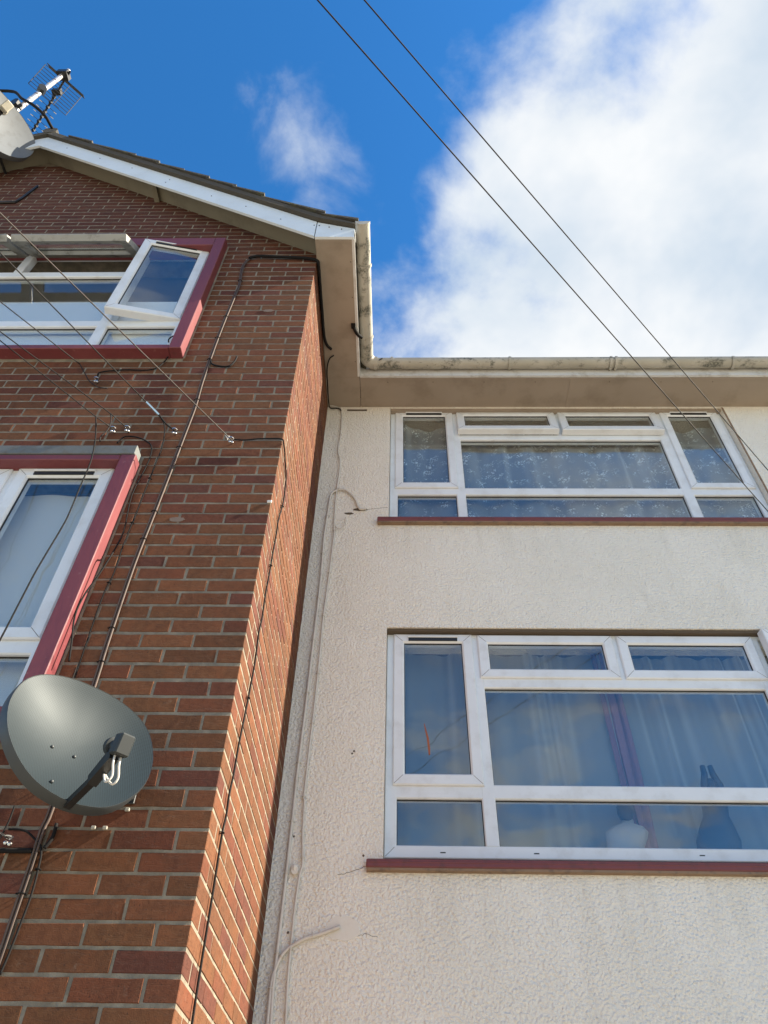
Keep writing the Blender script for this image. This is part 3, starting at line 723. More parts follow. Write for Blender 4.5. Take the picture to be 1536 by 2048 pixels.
w1 = make_window('window', block, RX0, RW[0]['zb'], LD + 0.055, HR, False, (0, 0, 0, 9), label='lower white window with its far right light ajar')
w2 = make_window('window', block, RX0, RW[1]['zb'], LD + 0.055, HR, False, (0, 9, 8, 0), label='upper white window with lace curtains, top lights ajar')
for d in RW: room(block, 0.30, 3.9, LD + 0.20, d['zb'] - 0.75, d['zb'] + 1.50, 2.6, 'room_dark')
for z, zt_ in ((0.902, 0.958), (3.428, 3.487)):
    s_ = K(MB().cbox(0.487, RX1 + 0.09, LD - 0.040, LD + 0.09, z + 0.012, zt_, 0.006).build('sill', 'sill_red'))
    o = MB().cbox(0.487, RX1 + 0.09, LD - 0.0425, LD - 0.028, z + 0.034, z + 0.042, 0.002).build('sill_bead', 'sill_red', s_); o.matrix_parent_inverse = Matrix.Identity(4)
    o = MB().box(0.489, RX1 + 0.088, LD - 0.036, LD, z, z + 0.0115).build('sill_underside', 'sill_under', s_); o.matrix_parent_inverse = Matrix.Identity(4)
# dark-coloured strip for the shadow gap above the lower window and thin board above the upper one
K(MB().box(RX0 - 0.001, RX1 + 0.001, LD + 0.012, LD + 0.054, 2.440, 2.461).build('head_strip', 'crack'))
K(MB().box(RX0 - 0.001, RX1 + 0.001, LD + 0.016, LD + 0.054, 4.930, 4.961).build('head_strip', 'soffit'))
K(MB().box(0.18, 0.36, LD - 0.004, LD + 0.01, 4.905, 4.925).build('vent_slot', 'crack'))
# soffit, fascia, gutter
for x0, x1 in ((0.306, 2.178), (2.182, 5.2), (5.204, BX1)):
    K(MB().box(x0, x1, 1.062, LD, 4.967, 4.979).build('soffit', 'soffit'))
K(MB().box(0.306, BX1, 1.040, 1.0615, 4.9635, 5.12).build('fascia', 'upvc_old'))
K(MB().box(0.002, 0.302, 1.0625, LD, 4.966, 4.978).build('soffit', 'soffit'))
K(MB().box(0.35, BX1, 1.0640, 1.084, 4.9605, 4.9665).build('soffit_trim', 'soffit'))
K(MB().box(2.155, 2.203, 1.0860, LD - 0.002, 4.9625, 4.9666).build('soffit_joint', 'soffit'))
gy, gzr = 0.985, 5.078
gr = K(half_gutter((0.40, gy, gzr), (BX1, gy, gzr + 0.02), 0.056, 1).build('gutter', 'gutter', smooth=40))
def gch(o): o.parent = gr; o.matrix_parent_inverse = Matrix.Identity(4); return o
for x in (0.585, 1.62, 3.56, 4.6):
    gch(arc_band((x, gy, gzr), (1, 0, 0), 0.0565, 0.022).box(x - .011, x + .011, gy - 0.06, gy + 0.058, gzr + 0.004, gzr + 0.010).build('bracket', 'gutter'))
for x in (2.50, 2.545): gch(arc_band((x, gy, gzr), (1, 0, 0), 0.0565, 0.022, th=0.010).build('union', 'gutter'))
# corner angle where the two gutters meet
a_ = MB(); n = 12; prev = None; vs = []
for k in range(n + 1):
    t_ = k / n * math.pi / 2
    c = Vector((0.44, 0.90, gzr)); rad = 0.078
    p = c + Vector((-math.cos(t_) * rad, math.sin(t_) * rad, 0)); sd_ = Vector((-math.cos(t_), math.sin(t_), 0))
    for j in range(11): vs.append(p + sd_ * (0.062 * math.cos(math.pi * j / 10)) - Vector((0, 0, 0.062 * math.sin(math.pi * j / 10))))
fs = [(k * 11 + j, k * 11 + j + 1, (k + 1) * 11 + j + 1, (k + 1) * 11 + j) for k in range(n) for j in range(10)]
gch(a_.add(vs, fs).build('angle', 'gutter', smooth=True)); gch(arc_band((0.445, gy, gzr), (1, 0, 0), 0.060, 0.03).build('union', 'gutter'))
gch(MB().prism([(0.47, 5.035), (0.475, 5.028), (0.505, 5.060), (0.50, 5.068)], 1, gy - 0.062, gy - 0.056).build('clip', 'black'))

# marks on the render: smooth patch round the cable hole, hole and spalled cement
def blob(x, z, rx_, rz_, y, seed, n=26):
    r = random.Random(seed); return [(x + rx_ * math.cos(2 * math.pi * k / n) * r.uniform(.82, 1.12), z + rz_ * math.sin(2 * math.pi * k / n) * r.uniform(.82, 1.12)) for k in range(n)]
K(MB().prism(blob(0.385, 0.640, 0.085, 0.058, 0, 3), 1, LD - 0.002, LD + 0.01).build('patch', 'patch'))
K(MB().prism(blob(0.350, 3.600, 0.055, 0.013, 0, 5), 1, LD - 0.004, LD + 0.01).build('crack', 'crack'))
K(MB().prism(blob(0.265, 3.555, 0.035, 0.010, 0, 6), 1, LD - 0.004, LD + 0.01).build('crack', 'crack'))
K(MB().prism(blob(0.205, 3.52, 0.050, 0.045, 0, 9), 1, LD - 0.002, LD + 0.01).build('patch', 'patch'))
for x, z in ((0.395, 1.57), (0.385, 1.555), (0.10, 1.08), (0.12, 0.62), (0.47, 0.985)):
    K(MB().ball((x, LD, z), 0.006).build('pit', 'crack'))
K(MB().tube([(0.124, LD - 0.02, 0.90), (0.124, LD + 0.01, 0.90)], [0.018, 0.022], 10).ball((0.120, LD - 0.004, 0.915), 0.022).build('plug', 'patch'))

def hairline(pts, r=0.0013):
    q = []
    for (xa, za), (xb, zb_) in zip(pts[:-1], pts[1:]):
        for k in range(7): q.append((xa + (xb - xa) * k / 7 + rng.uniform(-.003, .003), LD - 0.0004, za + (zb_ - za) * k / 7 + rng.uniform(-.004, .004)))
    K(MB().tube(q, r, 4).build('hairline_crack', 'crack'))
hairline([(0.40, 3.602), (0.48, 3.612), (0.575, 3.625)]); hairline([(0.485, 0.935), (0.40, 0.90), (0.33, 0.885)]); hairline([(0.43, 0.60), (0.50, 0.62), (0.56, 0.60)], 0.001)
K(MB().box(RX1 + 0.0045, RX1 + 0.020, LD - 0.0025, LD + 0.01, 3.49, 4.955).build('mastic', 'sill_under'))
for x in (0.55, 0.95, 1.4, 1.85, 2.5, 2.95, 3.4): K(MB().ball((x, 1.11, 4.9665), 0.0045, 6, 4).build('nail', 'crack'))
for y in (0.0, 0.3, 0.6, 0.9): W(MB().ball((0.27, y, 4.9665), 0.0045, 6, 4).build('nail', 'crack'))
# ================================================================ cables
CLIP = {}
def cable(name, pts, r, mat, label, clips=0, cmat=None, smooth=4, twin=0.0, axis=(1, 0, 0), off=(0, -1, 0), cat='cable', group=None):
    pts = [Vector(p) for p in pts]; base = pts[0].copy()
    sp = catmull(pts, smooth) if len(pts) > 2 else pts
    b = MB()
    if twin:
        for s_ in (-1, 1): b.tube([p + Vector(axis) * twin * s_ - base for p in sp], r, 7)
    else: b.tube([p - base for p in sp], r, 7)
    o = b.build(name, mat, None, smooth=True); o.location = base; tag(o, label, cat, group)
    if clips:
        L_ = [0.0]
        for i in range(1, len(sp)): L_.append(L_[-1] + (sp[i] - sp[i - 1]).length)
        n = max(2, int(L_[-1] / clips))
        for k in range(1, n):
            tgt = L_[-1] * (k + rng.uniform(-.2, .2)) / n
            i = next(i for i in range(len(L_)) if L_[i] >= tgt); p = sp[i]; t_ = (sp[i] - sp[i - 1]).normalized()
            w_ = twin + r + 0.002; of = Vector(off)
            ax = t_.cross(of).normalized()
            q = MB().tube([p - base + ax * w_ * s - of * 0.0 for s in (-1, -0.99)], 0.001, 3)
            q = MB()
            pts_ = [p - base + ax * (w_ * math.cos(math.pi * j / 6)) + of * ((r + 0.003) * math.sin(math.pi * j / 6)) for j in range(7)]
            pts_ = [pts_[0] - of * 0.012] + pts_ + [pts_[-1] - of * 0.012]
            q.tube(pts_, 0.0022, 5); q.ball(p - base + ax * (w_ + 0.003) + of * 0.001, 0.0032, 6, 4)
            q.build('clip', cmat or mat, o)
    return o
V = P
cable('coaxial_cable', V['brown_cable'], 0.0052, 'cable_brown', 'pair of brown cables clipped side by side down the brick front', 0.36, 'cable_black', twin=0.0058)
cable('coaxial_cable', V['stub_loop'], 0.0060, 'cable_black', 'short dark cable stub curling up into the brick near the upper window')
eave = [(-0.533, -0.016, 5.005), (-0.48, -0.02, 5.03), (-0.40, -0.02, 5.03), (-0.25, -0.02, 5.012), (-0.10, -0.02, 4.995), (0.006, -0.018, 4.985 - 0.03), (0.02, 0.02, 4.935), (0.02, 0.15, 4.935), (0.02, 0.42, 4.935), (0.02, 0.62, 4.938), (0.035, 0.72, 4.945), (0.07, 0.77, 4.955)]
cable('cable_bundle', eave, 0.012, 'cable_black', 'thick black cable run under the eaves, turning the brick corner')
cable('telephone_cable', [(0.09, 0.83, 4.955), (0.05, 0.86, 4.945), (0.025, 0.95, 4.93), (0.018, 1.15, 4.93), (0.018, 1.30, 4.925), (0.03, 1.355, 4.92), (0.10, 1.361, 4.925), (0.13, 1.361, 4.885)], 0.0055, 'cable_black', 'thin dark cable along the soffit into the inner corner')
cable('telephone_cable', V['black_front'] + [(0.008, -0.008, 2.67)] + [(p[0], max(p[1], 0.03), min(p[2], 2.66 - 0.02 * i) if i < 4 else p[2]) for i, p in enumerate(V['black_side'][1:])], 0.0042, 'cable_black', 'thin black cable falling down the sunlit brick flank', 0.55, off=(1, 0, 0))
cable('coaxial_cable', V['white_right'], 0.0064, 'cable_white', 'white cable on the render, the one running up to the soffit', 0.40)
cable('coaxial_cable', V['white_left'], 0.0086, 'cable_white', 'white cable on the render with the hooped top', 0.36)
cable('coaxial_cable', V['white_branch'], 0.0090, 'cable_white', 'thick white cable bending into a filled hole low on the render', 0.14)
cable('telephone_cable', V['small_loop'], 0.0035, 'cable_white', 'tiny loop of pale cable beside the spalled render')
cable('telephone_cable', V['tangle'], 0.0045, 'cable_black', 'dark loose cable curling over the upper maroon sill')
cable('telephone_cable', V['dangle_window'], 0.0040, 'cable_black', 'black cable hanging slack across the lower left window')
cable('telephone_cable', V['drop_b'], 0.0036, 'cable_black', 'thin black cable down the brick between window and brown pair', 0.45)
cable('telephone_cable', V['drop_frame'] + V['drop_frame2'], 0.0040, 'cable_black', 'loose black cable trailing beside the lower maroon surround')
cable('coaxial_cable', V['low_conduit'], 0.0085, 'cable_black', 'short thick dark cable lying along a mortar joint at lower left')
cable('telephone_cable', V['low_loop'] + V['low_down'][1:], 0.0038, 'cable_black', 'thin dark cable looping past the lowest wall hook', 0.3)
cable('telephone_cable', V['low_thin'], 0.0034, 'cable_black', 'thin black cable end at the left edge under the near dish')
cable('coaxial_cable', V['low_short'], 0.0062, 'cable_black', 'stubby dark cable loop beside the brown pair under the dish')
cable('telephone_cable', V['tail_c'], 0.0030, 'wire', 'frayed wire tail drooping on the brick under the top window')
cable('telephone_cable', V['tail_d'], 0.0034, 'wire', 'wire tail curling to the top of the lower window')

# eyelet hooks and the overhead drop wires
def hook(p, label):
    o = empty('wall_hook', (p[0], 0.0, p[2]), label, 'hook', 'eyelet hooks in the brick wall')
    b = MB(); b.tube([(0, 0.0, 0), (0, -0.022, 0)], 0.0045, 6); b.build('stem', 'steel', o)
    b = MB(); b.tube([(0.013 * math.cos(a * math.pi / 6), -0.034 + 0.013 * math.sin(a * math.pi / 6), 0.002) for a in range(13)], 0.0034, 6); b.build('eye', 'steel', o)
    for dx, dz in ((-0.007, -0.014), (0.008, -0.018)): MB().ball((dx, -0.026, dz), 0.0078).build('insulator', 'steel', o)
    return o
hook(V['hookA'], 'bright eyelet hook furthest right on the brick, by the sunlit corner')
hook(V['hookB'], 'bright eyelet hook just left of the brown cable pair')
hook(V['ringC'], 'dark eyelet hook nearest below the upper maroon sill')
hook(V['hookD'], 'small eyelet hook above the corner of the lower maroon surround')
hook(V['hookE'], 'smallest eyelet hook, leftmost of the row above the lower window')
hook(V['hookLow'], 'bright eyelet hook at the left edge below the near dish')
def span(name, seg, r, mat, label, tail=None, group=None):
    a, b_ = Vector(seg[0]), Vector(seg[1]); pts = [a + (b_ - a) * (k / 10) for k in range(11)]
    if tail is not None: pts = [Vector(t_) for t_ in tail] + pts
    base = pts[0].copy(); o = MB().tube([p - base for p in pts], r, 6).build(name, mat, None, smooth=True); o.location = base
    return tag(o, label, 'wire', 'overhead drop wires')
span('drop_wire', V['wireA'], 0.0033, 'wire_rust', 'taut drop wire ending at the rightmost brick hook', [V['hookA']])
span('drop_wire', V['wireB'], 0.0033, 'wire', 'taut drop wire carrying a bright metal clamp')
span('drop_wire', V['wireC'], 0.0033, 'wire', 'drop wire crossing the upper window to the sill with a frayed end')
span('drop_wire', V['wireD'], 0.0033, 'wire', 'upper of the two low drop wires above the lower window', [V['hookD']])
span('drop_wire', V['wireE'], 0.0033, 'wire', 'lowest drop wire, ending above the lower window', [V['hookE']])
span('drop_wire', V['wireL'], 0.0036, 'steel', 'short bright wire leaving the lowest hook at the left edge')
span('overhead_cable', V['cable1'], 0.0036, 'wire', 'left of two black cables crossing the sky to the right window')
span('overhead_cable', V['cable2'], 0.0036, 'wire', 'right of two black cables crossing the sky to the render')
a, b_ = Vector(V['wireB'][0]), Vector(V['hookB'])
o = MB().tube([a, a + (b_ - a) * 0.45], 0.0085, 6).build('wire_clamp', 'steel'); tag(o, 'bright metal clamp on a drop wire left of the brown cables', 'clamp')
o = MB().tube([a + (b_ - a) * 0.45, a + (b_ - a) * 0.7 + Vector((0, 0.005, -0.01)), b_], 0.0048, 6).build('clamp_tail', 'cable_black'); tag(o, 'black stay from the bright clamp to its hook', 'wire')
o = MB().prism([(-0.32, 2.705), (-0.30, 2.665), (-0.295, 2.70)], 1, -0.03, -0.026).build('tag_plate', 'cable_white'); tag(o, 'small pale plastic tag hanging at the rightmost hook', 'tag')

# ================================================================ satellite dishes
def dish_outline(n=48):
    pts = [(-0.268, 0.0), (-0.262, 0.075), (-0.235, 0.145), (-0.178, 0.198), (-0.09, 0.230), (0, 0.237), (0.09, 0.230), (0.178, 0.198), (0.235, 0.145), (0.262, 0.075), (0.268, 0.0), (0.250, -0.080), (0.212, -0.148), (0.160, -0.205), (0.095, -0.243), (0, -0.260), (-0.095, -0.243), (-0.160, -0.205), (-0.212, -0.148), (-0.250, -0.080)]
    pv = [Vector((x, y, 0)) for x, y in pts]; r = []
    m_ = len(pv)
    for i in range(m_):
        p0, p1, p2, p3 = pv[i - 1], pv[i], pv[(i + 1) % m_], pv[(i + 2) % m_]
        for j in range(3):
            t_ = j / 3; r.append(0.5 * ((2 * p1) + (p2 - p0) * t_ + (2 * p0 - 5 * p1 + 4 * p2 - p3) * t_ * t_ + (3 * p1 - p0 - 3 * p2 + p3) * t_ ** 3))
    return r
def make_dish(name, centre, az, el, scale, skin, rimmat, lnbmat, label, arm_len=1.0, foot=None, near=True):
    root = empty(name, centre, label, 'satellite dish', 'satellite dishes')
    n = Vector((math.sin(az) * math.cos(el), -math.cos(az) * math.cos(el), math.sin(el))); r = Vector((math.cos(az), math.sin(az), 0)); u_ = n.cross(r)
    if u_.z < 0: u_ = -u_
    mt = Matrix.Identity(4)
    for i in range(3): mt[i][0] = r[i] * scale; mt[i][1] = u_[i] * scale; mt[i][2] = n[i] * scale
    root.matrix_world = Matrix.Translation(centre) @ mt
    ol = dish_outline(); b = MB(); rings = 9; m_ = len(ol); vs = [(0, 0, -0.058)]
    for k in range(1, rings + 1):
        f = k / rings
        for p in ol: vs.append((p.x * f, p.y * f, -0.058 * (1 - f * f)))
    fs = [(0, 1 + i, 1 + (i + 1) % m_) for i in range(m_)]
    for k in range(rings - 1):
        a_, c_ = 1 + k * m_, 1 + (k + 1) * m_
        fs += [(a_ + i, c_ + i, c_ + (i + 1) % m_, a_ + (i + 1) % m_) for i in range(m_)]
    b.add(vs, fs).build('reflector', skin, root, smooth=True)
    # back shell, 6 mm behind, and the rolled rim
    b = MB(); vs = [(0, 0, -0.066)]
    for k in range(1, rings + 1):
        f = k / rings
        for p in ol: vs.append((p.x * f, p.y * f, -0.066 * (1 - f * f) - 0.006 * f))
    b.add(vs, [tuple(reversed(f)) for f in fs]).build('back_shell', rimmat, root, smooth=True)
    b = MB(); prof = [(1.0, 0.0), (1.008, 0.002), (1.020, -0.006), (1.024, -0.040), (1.008, -0.040), (1.0, -0.006)]
    vs = [(p.x * f, p.y * f, z) for f, z in prof for p in ol]; q = len(prof)
    b.add(vs, [(a_ * m_ + i, a_ * m_ + (i + 1) % m_, ((a_ + 1) % q) * m_ + (i + 1) % m_, ((a_ + 1) % q) * m_ + i) for a_ in range(q) for i in range(m_)]).build('rim', rimmat, root, smooth=30)
    for x, y in ((-0.078, -0.040), (0.006, -0.040), (-0.066, -0.20)):
        zz_ = -0.058 * (1 - ((x / 0.268) ** 2 + (y / 0.25) ** 2)); MB().ball((x, y, zz_ + 0.001), 0.0065).build('screw', rimmat, root)
    # arm from the bottom rim to the LNB
    A, B_ = Vector((0, -0.262, -0.018)), Vector((0, -0.262, 0.205 * arm_len))
    d_ = (B_ - A).normalized(); up = Vector((0, 1, 0))
    b = MB()
    def bar(p, q_, w0, h0, w1, h1):
        vs = []
        for pt, w_, h_ in ((p, w0, h0), (q_, w1, h1)):
            for sx, sy in ((-1, -1), (1, -1), (1, 1), (-1, 1)): vs.append(pt + Vector((sx * w_, sy * h_, 0)))
        b.add(vs, [(0, 1, 2, 3), (7, 6, 5, 4)] + [(i, 4 + i, 4 + (i + 1) % 4, (i + 1) % 4) for i in range(4)])
    bar(A, Vector((0, -0.268, 0.12)), 0.011, 0.012, 0.011, 0.011); bar(Vector((0, -0.268, 0.12)), Vector((0, -0.248, 0.235)), 0.016, 0.016, 0.015, 0.022)
    b.build('arm', 'arm_black', root)
    # LNB: round feed facing the dish, neck, rectangular body
    fd = (Vector((0, -0.02, -0.05)) - Vector((0, -0.212, 0.235))).normalized()
    c0 = Vector((0, -0.212, 0.225)); b = MB()
    b.tube([c0 + fd * 0.022, c0 + fd * 0.018, c0 - fd * 0.004, c0 - fd * 0.006], [0.026, 0.0285, 0.0285, 0.018], 18).tube([c0 - fd * 0.004, c0 - fd * 0.045], [0.020, 0.017], 12)
    b.build('feed_horn', lnbmat, root, smooth=40)
    e = c0 - fd * 0.045; s_ = Vector((1, 0, 0)); w_ = fd.cross(s_).normalized(); b = MB(); vs = []
    body = MB().cbox(-0.024, 0.024, -0.030, 0.034, -0.026, 0.024, 0.005)
    b.add([e + s_ * x + w_ * (y - 0.002) - fd * (z + 0.016) for x, y, z in body.v], body.f)
    b.build('lnb', lnbmat, root)
    if near:
        dn = -1 if w_.y > 0 else 1
        pc = e + w_ * (0.034 * dn * 1) - fd * 0.018
        for sx in (-0.010, 0.010):
            q0 = pc + Vector((sx, 0, 0)); pts = [q0, q0 + Vector((0, -0.025, -0.005)), q0 + Vector((0.012, -0.055, -0.022)), q0 + Vector((0.006, -0.062, -0.045)), Vector((0.010, -0.262, 0.165))]
            MB().tube(pts, 0.0034, 6, smooth=5).build('lnb_cable', 'cable_white', root, smooth=True)
    if foot is not None:
        inv = root.matrix_world.inverted(); f0 = Vector(foot); loc = lambda p: inv @ Vector(p)
        b = MB(); bx = MB().cbox(f0.x - 0.03, f0.x + 0.03, -0.008, 0.0, f0.z - 0.05, f0.z + 0.05, 0.002); b.add([loc(p) for p in bx.v], bx.f)
        b.build('wall_plate', 'arm_black', root)
        b = MB(); b.tube([loc((f0.x, -0.004, f0.z)), loc((f0.x, f0.y * 0.7, f0.z + 0.0)), Vector((0, -0.03, -0.075))], 0.017 / scale, 10, smooth=4); b.build('bracket', 'arm_black', root, smooth=40)
        for dz in (-0.03, 0.03): MB().ball(loc((f0.x + 0.018, -0.010, f0.z + dz)), 0.008 / scale).build('bolt', 'steel', root)
        MB().cbox(-0.05, 0.05, -0.09, 0.03, -0.085, -0.066, 0.004).build('back_plate', 'arm_black', root)
    return root
AZ, EL = 0.7897, 0.285
dc = CAM + (Vector((-0.4218, -0.2574, 0.7189)) - CAM) * 0.965
make_dish('satellite_dish', dc, AZ, EL, 0.965, 'dish_mesh', 'dish_rim', 'lnb', 'dark perforated satellite dish on the brick at lower left', foot=(-0.312, -0.09, 0.655))
d2 = make_dish('satellite_dish', Vector((-3.19, -0.5, 7.05)), R(60), R(-5), 1.5, 'dish_grey', 'dish_grey', 'lnb_cream', 'plain grey satellite dish by the gable peak', foot=None, near=False)

# ================================================================ aerial mast
MX, MY = -3.26, -0.40
aer = empty('tv_aerial', (MX, MY, 6.3), 'television aerial on a taped pole above the gable peak', 'aerial')
def A_(o): o.parent = aer; o.matrix_parent_inverse = Matrix.Translation(-aer.location); return o
A_(MB().tube([(MX, MY, 6.3), (MX, MY, 9.27)], 0.026, 12).build('mast', 'alloy', smooth=40))
for z in (7.7, 7.85, 8.03, 8.2, 8.42, 8.6, 8.78, 8.95, 9.12): A_(MB().tube([(MX, MY, z), (MX, MY, z + 0.022)], 0.0275, 12).build('tape', 'lnb_cream' if rng.random() < .3 else 'cable_brown', smooth=40))
for z in (6.5, 7.0): A_(MB().tube([(MX, MY, z), (MX, 0.0, z)], 0.014, 8).box(MX - 0.05, MX + 0.05, MY - 0.035, MY + 0.035, z - 0.02, z + 0.02).build('wall_bracket', 'arm_black'))
bz = 9.07
b0, b1 = Vector((-3.16, -0.44, bz)), Vector((-3.82, 0.20, bz))       # boom, horizontal
bd = (b1 - b0).normalized(); bs = Vector((-bd.y, bd.x, 0))
A_(MB().tube([b0, b1], 0.013, 8).build('boom', 'arm_black'))
A_(MB().box(MX - 0.05, MX + 0.07, MY - 0.05, MY + 0.05, bz - 0.045, bz + 0.05).build('boom_clamp', 'arm_black'))
for k, f in enumerate((0.42, 0.50, 0.58, 0.66, 0.74, 0.82, 0.90, 0.97)):
    p = b0 + (b1 - b0) * f
    A_(MB().tube([p - bs * 0.10 + Vector((0, 0, .012)), p + bs * 0.10 + Vector((0, 0, .012))], 0.0032, 5).box(p.x - 0.014, p.x + 0.014, p.y - 0.014, p.y + 0.014, bz - 0.03, bz + 0.03).build('director', 'arm_black'))
    if k > 1: A_(MB().tube([p + bs * s for s in (0.075, 0.11)], 0.004, 5).tube([p + bs * s for s in (-0.11, -0.075)], 0.004, 5).build('director_tip', 'alloy'))
p = b0 + (b1 - b0) * 0.33; A_(MB().box(p.x - 0.05, p.x + 0.05, p.y - 0.03, p.y + 0.03, bz - 0.045, bz + 0.03).build('dipole_box', 'arm_black'))
# the two wire reflector screens, leaning above and below the boom end
rp0 = b0 + (b1 - b0) * 0.14
for sgn in (1, -1):
    ax = (Vector((0, 0, sgn)) * 0.85 + bd * 0.45).normalized(); o_ = rp0 + Vector((0, 0, 0.03 * sgn)); b = MB()
    Hh, Ww = 0.36, 0.23
    for k in range(9): q = o_ + ax * (Hh * k / 8); b.tube([q - bs * Ww, q + bs * Ww], 0.0034, 5)
    for s in (-1, -0.33, 0.33, 1): b.tube([o_ + bs * Ww * s, o_ + ax * Hh + bs * Ww * s], 0.0040 if abs(s) < 1 else 0.0045, 5)
    A_(b.build('reflector_screen', 'arm_black'))
A_(MB().tube([(MX, MY, 8.35), (MX + 0.05, MY - 0.05, 8.33)], 0.045, 8).build('mast_clamp', 'arm_black'))
A_(MB().tube([(MX, MY, 7.72), (MX - 0.02, MY - 0.07, 7.70)], 0.055, 8).build('mast_clamp', 'arm_black'))
cable('coaxial_cable', [(-3.75, -0.45, 8.2), (-3.45, -0.46, 8.12), (-3.26, -0.455, 7.86), (-3.10, -0.43, 7.72), (-2.97, -0.36, 7.62), (-2.93, -0.27, 7.60), (-2.92, -0.15, 7.66)], 0.016, 'cable_black', 'thick black cable arching from the aerial pole to the ridge', twin=0.0)

# small things high on the gable
o = W(MB().box(-3.52, -3.30, -0.006, 0.02, 6.72, 6.80).build('vent', 'black'))
o = W(MB().tube([(-2.80, -0.012, 6.62), (-2.84, -0.012, 6.30), (-2.86, -0.012, 6.22), (-3.2, -0.012, 6.20)], 0.012, 6).build('strap', 'arm_black'))
for x, z, rr, mt in ((-0.275, 4.185, 0.050, 'patch'), (-0.455, 2.055, 0.05, 'patch')):
    W(MB().prism(blob(x, z, rr * 0.8, rr * 0.36, 0, int(z * 10)), 1, -0.002, 0.02).build('patch', 'brick_patch'))
for x, z, lb in ((-0.40, 0.52, 'left of the two empty pale clips in the joint under the dish'), (-0.36, 0.52, 'right of the two empty pale clips in the joint under the dish'), (-0.30, 0.585, 'single pale clip at the lower edge of the near dish')):
    o = MB().cbox(x - 0.008, x + 0.008, -0.009, 0.0, z - 0.006, z + 0.006, 0.002).build('cable_clip', 'clip_grey'); tag(o, lb, 'clip', 'empty cable clips under the dish')
o = MB().cbox(-0.020, 0.005, -0.008, 0.0, 2.175, 2.195, 0.003).build('cable_clip', 'cable_white'); tag(o, 'white clip on the brick corner edge', 'clip')
# loose wall lamp stub on the soffit
o = MB().tube([(0.27, 0.56, 4.955), (0.30, 0.62, 4.945), (0.335, 0.66, 4.955)], 0.016, 8, smooth=3).box(0.25, 0.285, 0.53, 0.57, 4.945, 4.9666).build('cable_gland', 'cable_black'); tag(o, 'black plastic fitting under the flank soffit', 'fitting')

# ================================================================ inside the windows
def curtain(name, x0, x1, z0, z1, y, mat, label, cat, folds, amp, seed, tilt=0.0, group=None, uvs=1.0, nx=150, nz=24, gather=0.0):
    r = random.Random(seed); ph = [r.uniform(0, 6.28) for _ in range(5)]; vs = []; uvl = []
    for j in range(nz + 1):
        v_ = j / nz
        for i in range(nx + 1):
            u_ = i / nx; x = x0 + (x1 - x0) * u_
            ff = u_ * folds * 2 * math.pi + 0.8 * math.sin(u_ * 7 + ph[0]) + 1.2 * math.sin(u_ * 17 + ph[4])
            dy = amp * (math.sin(ff + ph[1]) + 0.5 * math.sin(ff * 2.3 + ph[2]) * v_ + 0.35 * math.sin(ff * 0.47 + ph[3] + v_ * 1.5))
            vs.append((x - x0 + tilt * (1 - v_) + 0.015 * math.sin(ff * 0.5 + v_ * 3) * (1 - v_), dy, (z1 - z0) * v_)); uvl.append(((x * uvs, (z0 + (z1 - z0) * v_) * uvs)))
    fs = [(j * (nx + 1) + i, j * (nx + 1) + i + 1, (j + 1) * (nx + 1) + i + 1, (j + 1) * (nx + 1) + i) for j in range(nz) for i in range(nx)]
    me = bpy.data.meshes.new(name); me.from_pydata(vs, [], fs); ul = me.uv_layers.new()
    for l in me.loops: ul.data[l.index].uv = uvl[l.vertex_index]
    me.polygons.foreach_set('use_smooth', [True] * len(me.polygons))
    at = me.attributes.new('gather', 'FLOAT', 'POINT'); dx_ = (x1 - x0) / nx          # cloth per metre of width: folds lie thicker
    at.data.foreach_set('value', [min(3.0, math.hypot(1, (vs[min(k + 1, len(vs) - 1)][1] - vs[max(k - 1, 0)][1]) / (2 * dx_))) if 0 < k % (nx + 1) < nx else 1.0 for k in range(len(vs))])
    o = link(name, me, mat); o.location = (x0, y, z0); return tag(o, label, cat, group)
curtain('lace_curtain', 0.60, 3.55, 3.40, 4.86, LD + 0.17, 'lace', 'flower-sprigged lace curtain hanging in the upper right window', 'curtain', 9, 0.026, 4)
curtain('net_curtain', 0.60, 2.02, 0.95, 2.45, LD + 0.29, 'voile', 'plain sheer curtain on the left side of the lower right window', 'curtain', 6, 0.016, 8)
curtain('net_curtain', 2.05, 3.6, 0.95, 2.45, LD + 0.31, 'voile', 'sheer curtain drawn aside right of the mauve curtain', 'curtain', 7, 0.018, 11)
curtain('drawn_curtain', 1.95, 2.10, 0.95, 2.45, LD + 0.27, 'curtain_mauve', 'narrow mauve curtain gathered in the lower right window', 'curtain', 2, 0.016, 12, nx=40)
curtain('net_curtain', -3.75, -0.86, 0.95, 2.36, 0.12, 'net', 'white net curtain filling the lower left window', 'curtain', 7, 0.006, 21)
o = MB().box(-3.74, -0.87, 0.076, 0.082, 3.68, 4.47).build('window_blind', 'blind'); tag(o, 'white screen covering the lower half of the top left window', 'blind')

# ornaments on the inner sill of the lower right window
sz = 1.02
o = K(MB().box(0.60, 3.52, LD + 0.126, LD + 0.255, sz - 0.04, sz).build('inner_sill', 'upvc'))
def lathe(prof, loc, sx=1.0, sy=1.0, n=18, bend=None):
    b = MB(); vs = []
    for k, (r_, z) in enumerate(prof):
        bx = bend(z) if bend else (0, 0)
        for i in range(n): vs.append((loc[0] + bx[0] + r_ * sx * math.cos(2 * math.pi * i / n), loc[1] + bx[1] + r_ * sy * math.sin(2 * math.pi * i / n), loc[2] + z))
    fs = [(k * n + i, k * n + (i + 1) % n, (k + 1) * n + (i + 1) % n, (k + 1) * n + i) for k in range(len(prof) - 1) for i in range(n)]
    return b.add(vs, fs + [tuple(range(n))[::-1], tuple((len(prof) - 1) * n + i for i in range(n))])
f1 = empty('figurine', (2.37, LD + 0.15, sz), 'dark figurine with raised arms standing in the lower right window', 'figurine')
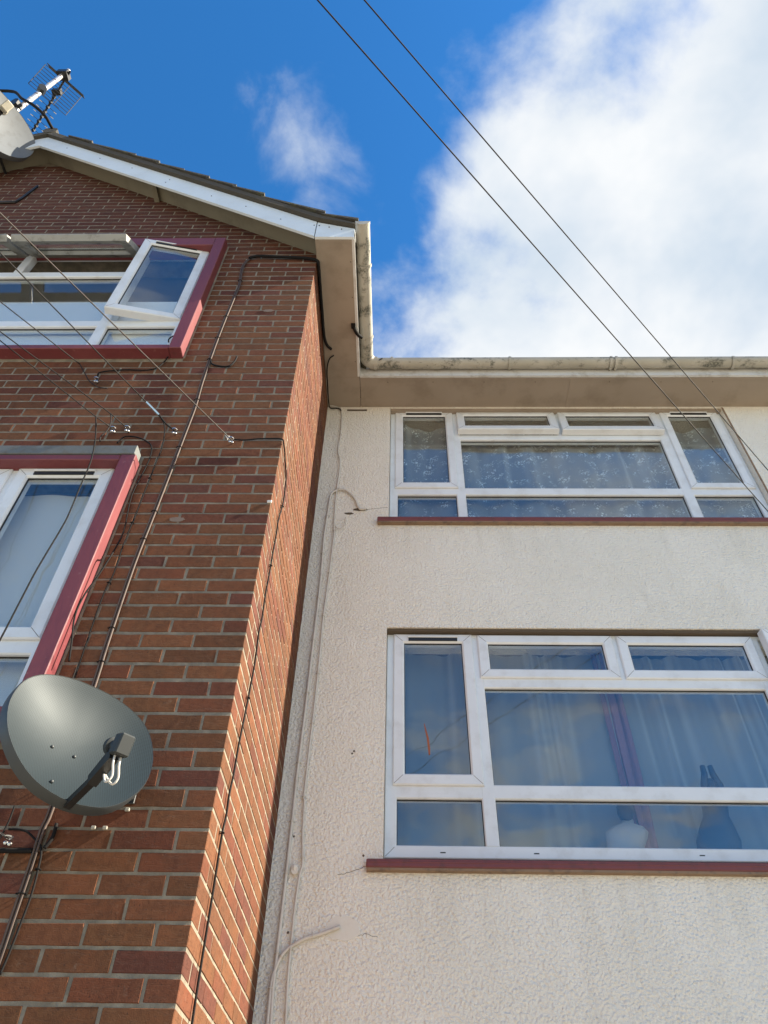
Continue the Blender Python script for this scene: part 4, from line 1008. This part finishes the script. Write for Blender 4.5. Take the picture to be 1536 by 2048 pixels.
lathe([(0.10, 0), (0.118, 0.05), (0.122, 0.12), (0.10, 0.19), (0.072, 0.26), (0.074, 0.33), (0.064, 0.37), (0.03, 0.39), (0.028, 0.40)], (-0.01, 0, 0), 1.0, 0.4, bend=lambda z: (0.20 * z, 0)).build('body', 'figure_dark', f1, smooth=True)
lathe([(0.012, 0.39), (0.03, 0.40), (0.036, 0.425), (0.033, 0.455), (0.018, 0.475)], (0.07, 0, 0), 1, 0.8).build('head', 'figure_dark', f1, smooth=True)
for s in (-1, 1): MB().tube([(0.065 + s * 0.05, 0, 0.35), (0.07 + s * 0.045, -0.01, 0.43), (0.07 + s * 0.024, -0.012, 0.50), (0.07 + s * 0.022, -0.012, 0.55)], [0.024, 0.021, 0.019, 0.015], 8).build('arm', 'figure_dark', f1, smooth=True)
f2 = empty('figurine', (1.88, LD + 0.20, sz), 'white bust figurine with dark hair behind the lower right window', 'figurine')
lathe([(0.085, 0), (0.095, 0.08), (0.115, 0.15), (0.118, 0.185), (0.09, 0.215), (0.036, 0.235), (0.028, 0.26)], (-0.02, 0, 0), 1.0, 0.38, bend=lambda z: (0.30 * z, 0)).build('body', 'figure_white', f2, smooth=True)
lathe([(0.012, 0.245), (0.036, 0.262), (0.046, 0.295), (0.044, 0.33), (0.03, 0.355), (0.008, 0.364)], (0.052, 0, 0), 1.0, 0.95).build('head', 'figure_hair', f2, smooth=True)
# crumpled white cloth
b = MB(); n = 26; vs = []
rr_ = random.Random(3)
for j in range(n + 1):
    for i in range(n + 1):
        u_, v_ = i / n, j / n; e_ = min(u_, 1 - u_, v_, 1 - v_) * 4
        vs.append((0.46 * (u_ - 0.5), 0.16 * (v_ - 0.5), 0.11 * min(1, e_) * (0.6 + 0.4 * math.sin(u_ * 19 + 5 * v_) * math.sin(u_ * 7 + 2)) * (0.6 + 0.8 * u_ * (1.4 - u_))))
b.add(vs, [(j * (n + 1) + i, j * (n + 1) + i + 1, (j + 1) * (n + 1) + i + 1, (j + 1) * (n + 1) + i) for j in range(n) for i in range(n)])
o = b.build('cloth', 'cloth_white', None, smooth=True); o.location = (2.17, LD + 0.215, sz + 0.002); tag(o, 'crumpled pale cloth on the lower right window sill', 'cloth')
o = MB().prism([(0.806, 1.785), (0.816, 1.74), (0.829, 1.69), (0.835, 1.62), (0.834, 1.582), (0.826, 1.578), (0.822, 1.63), (0.817, 1.69), (0.808, 1.74), (0.803, 1.78)], 1, LD + 0.0535, LD + 0.0555).build('tape_strip', 'rust_tape'); tag(o, 'orange smear of old tape on the lower left pane of the right window', 'tape')
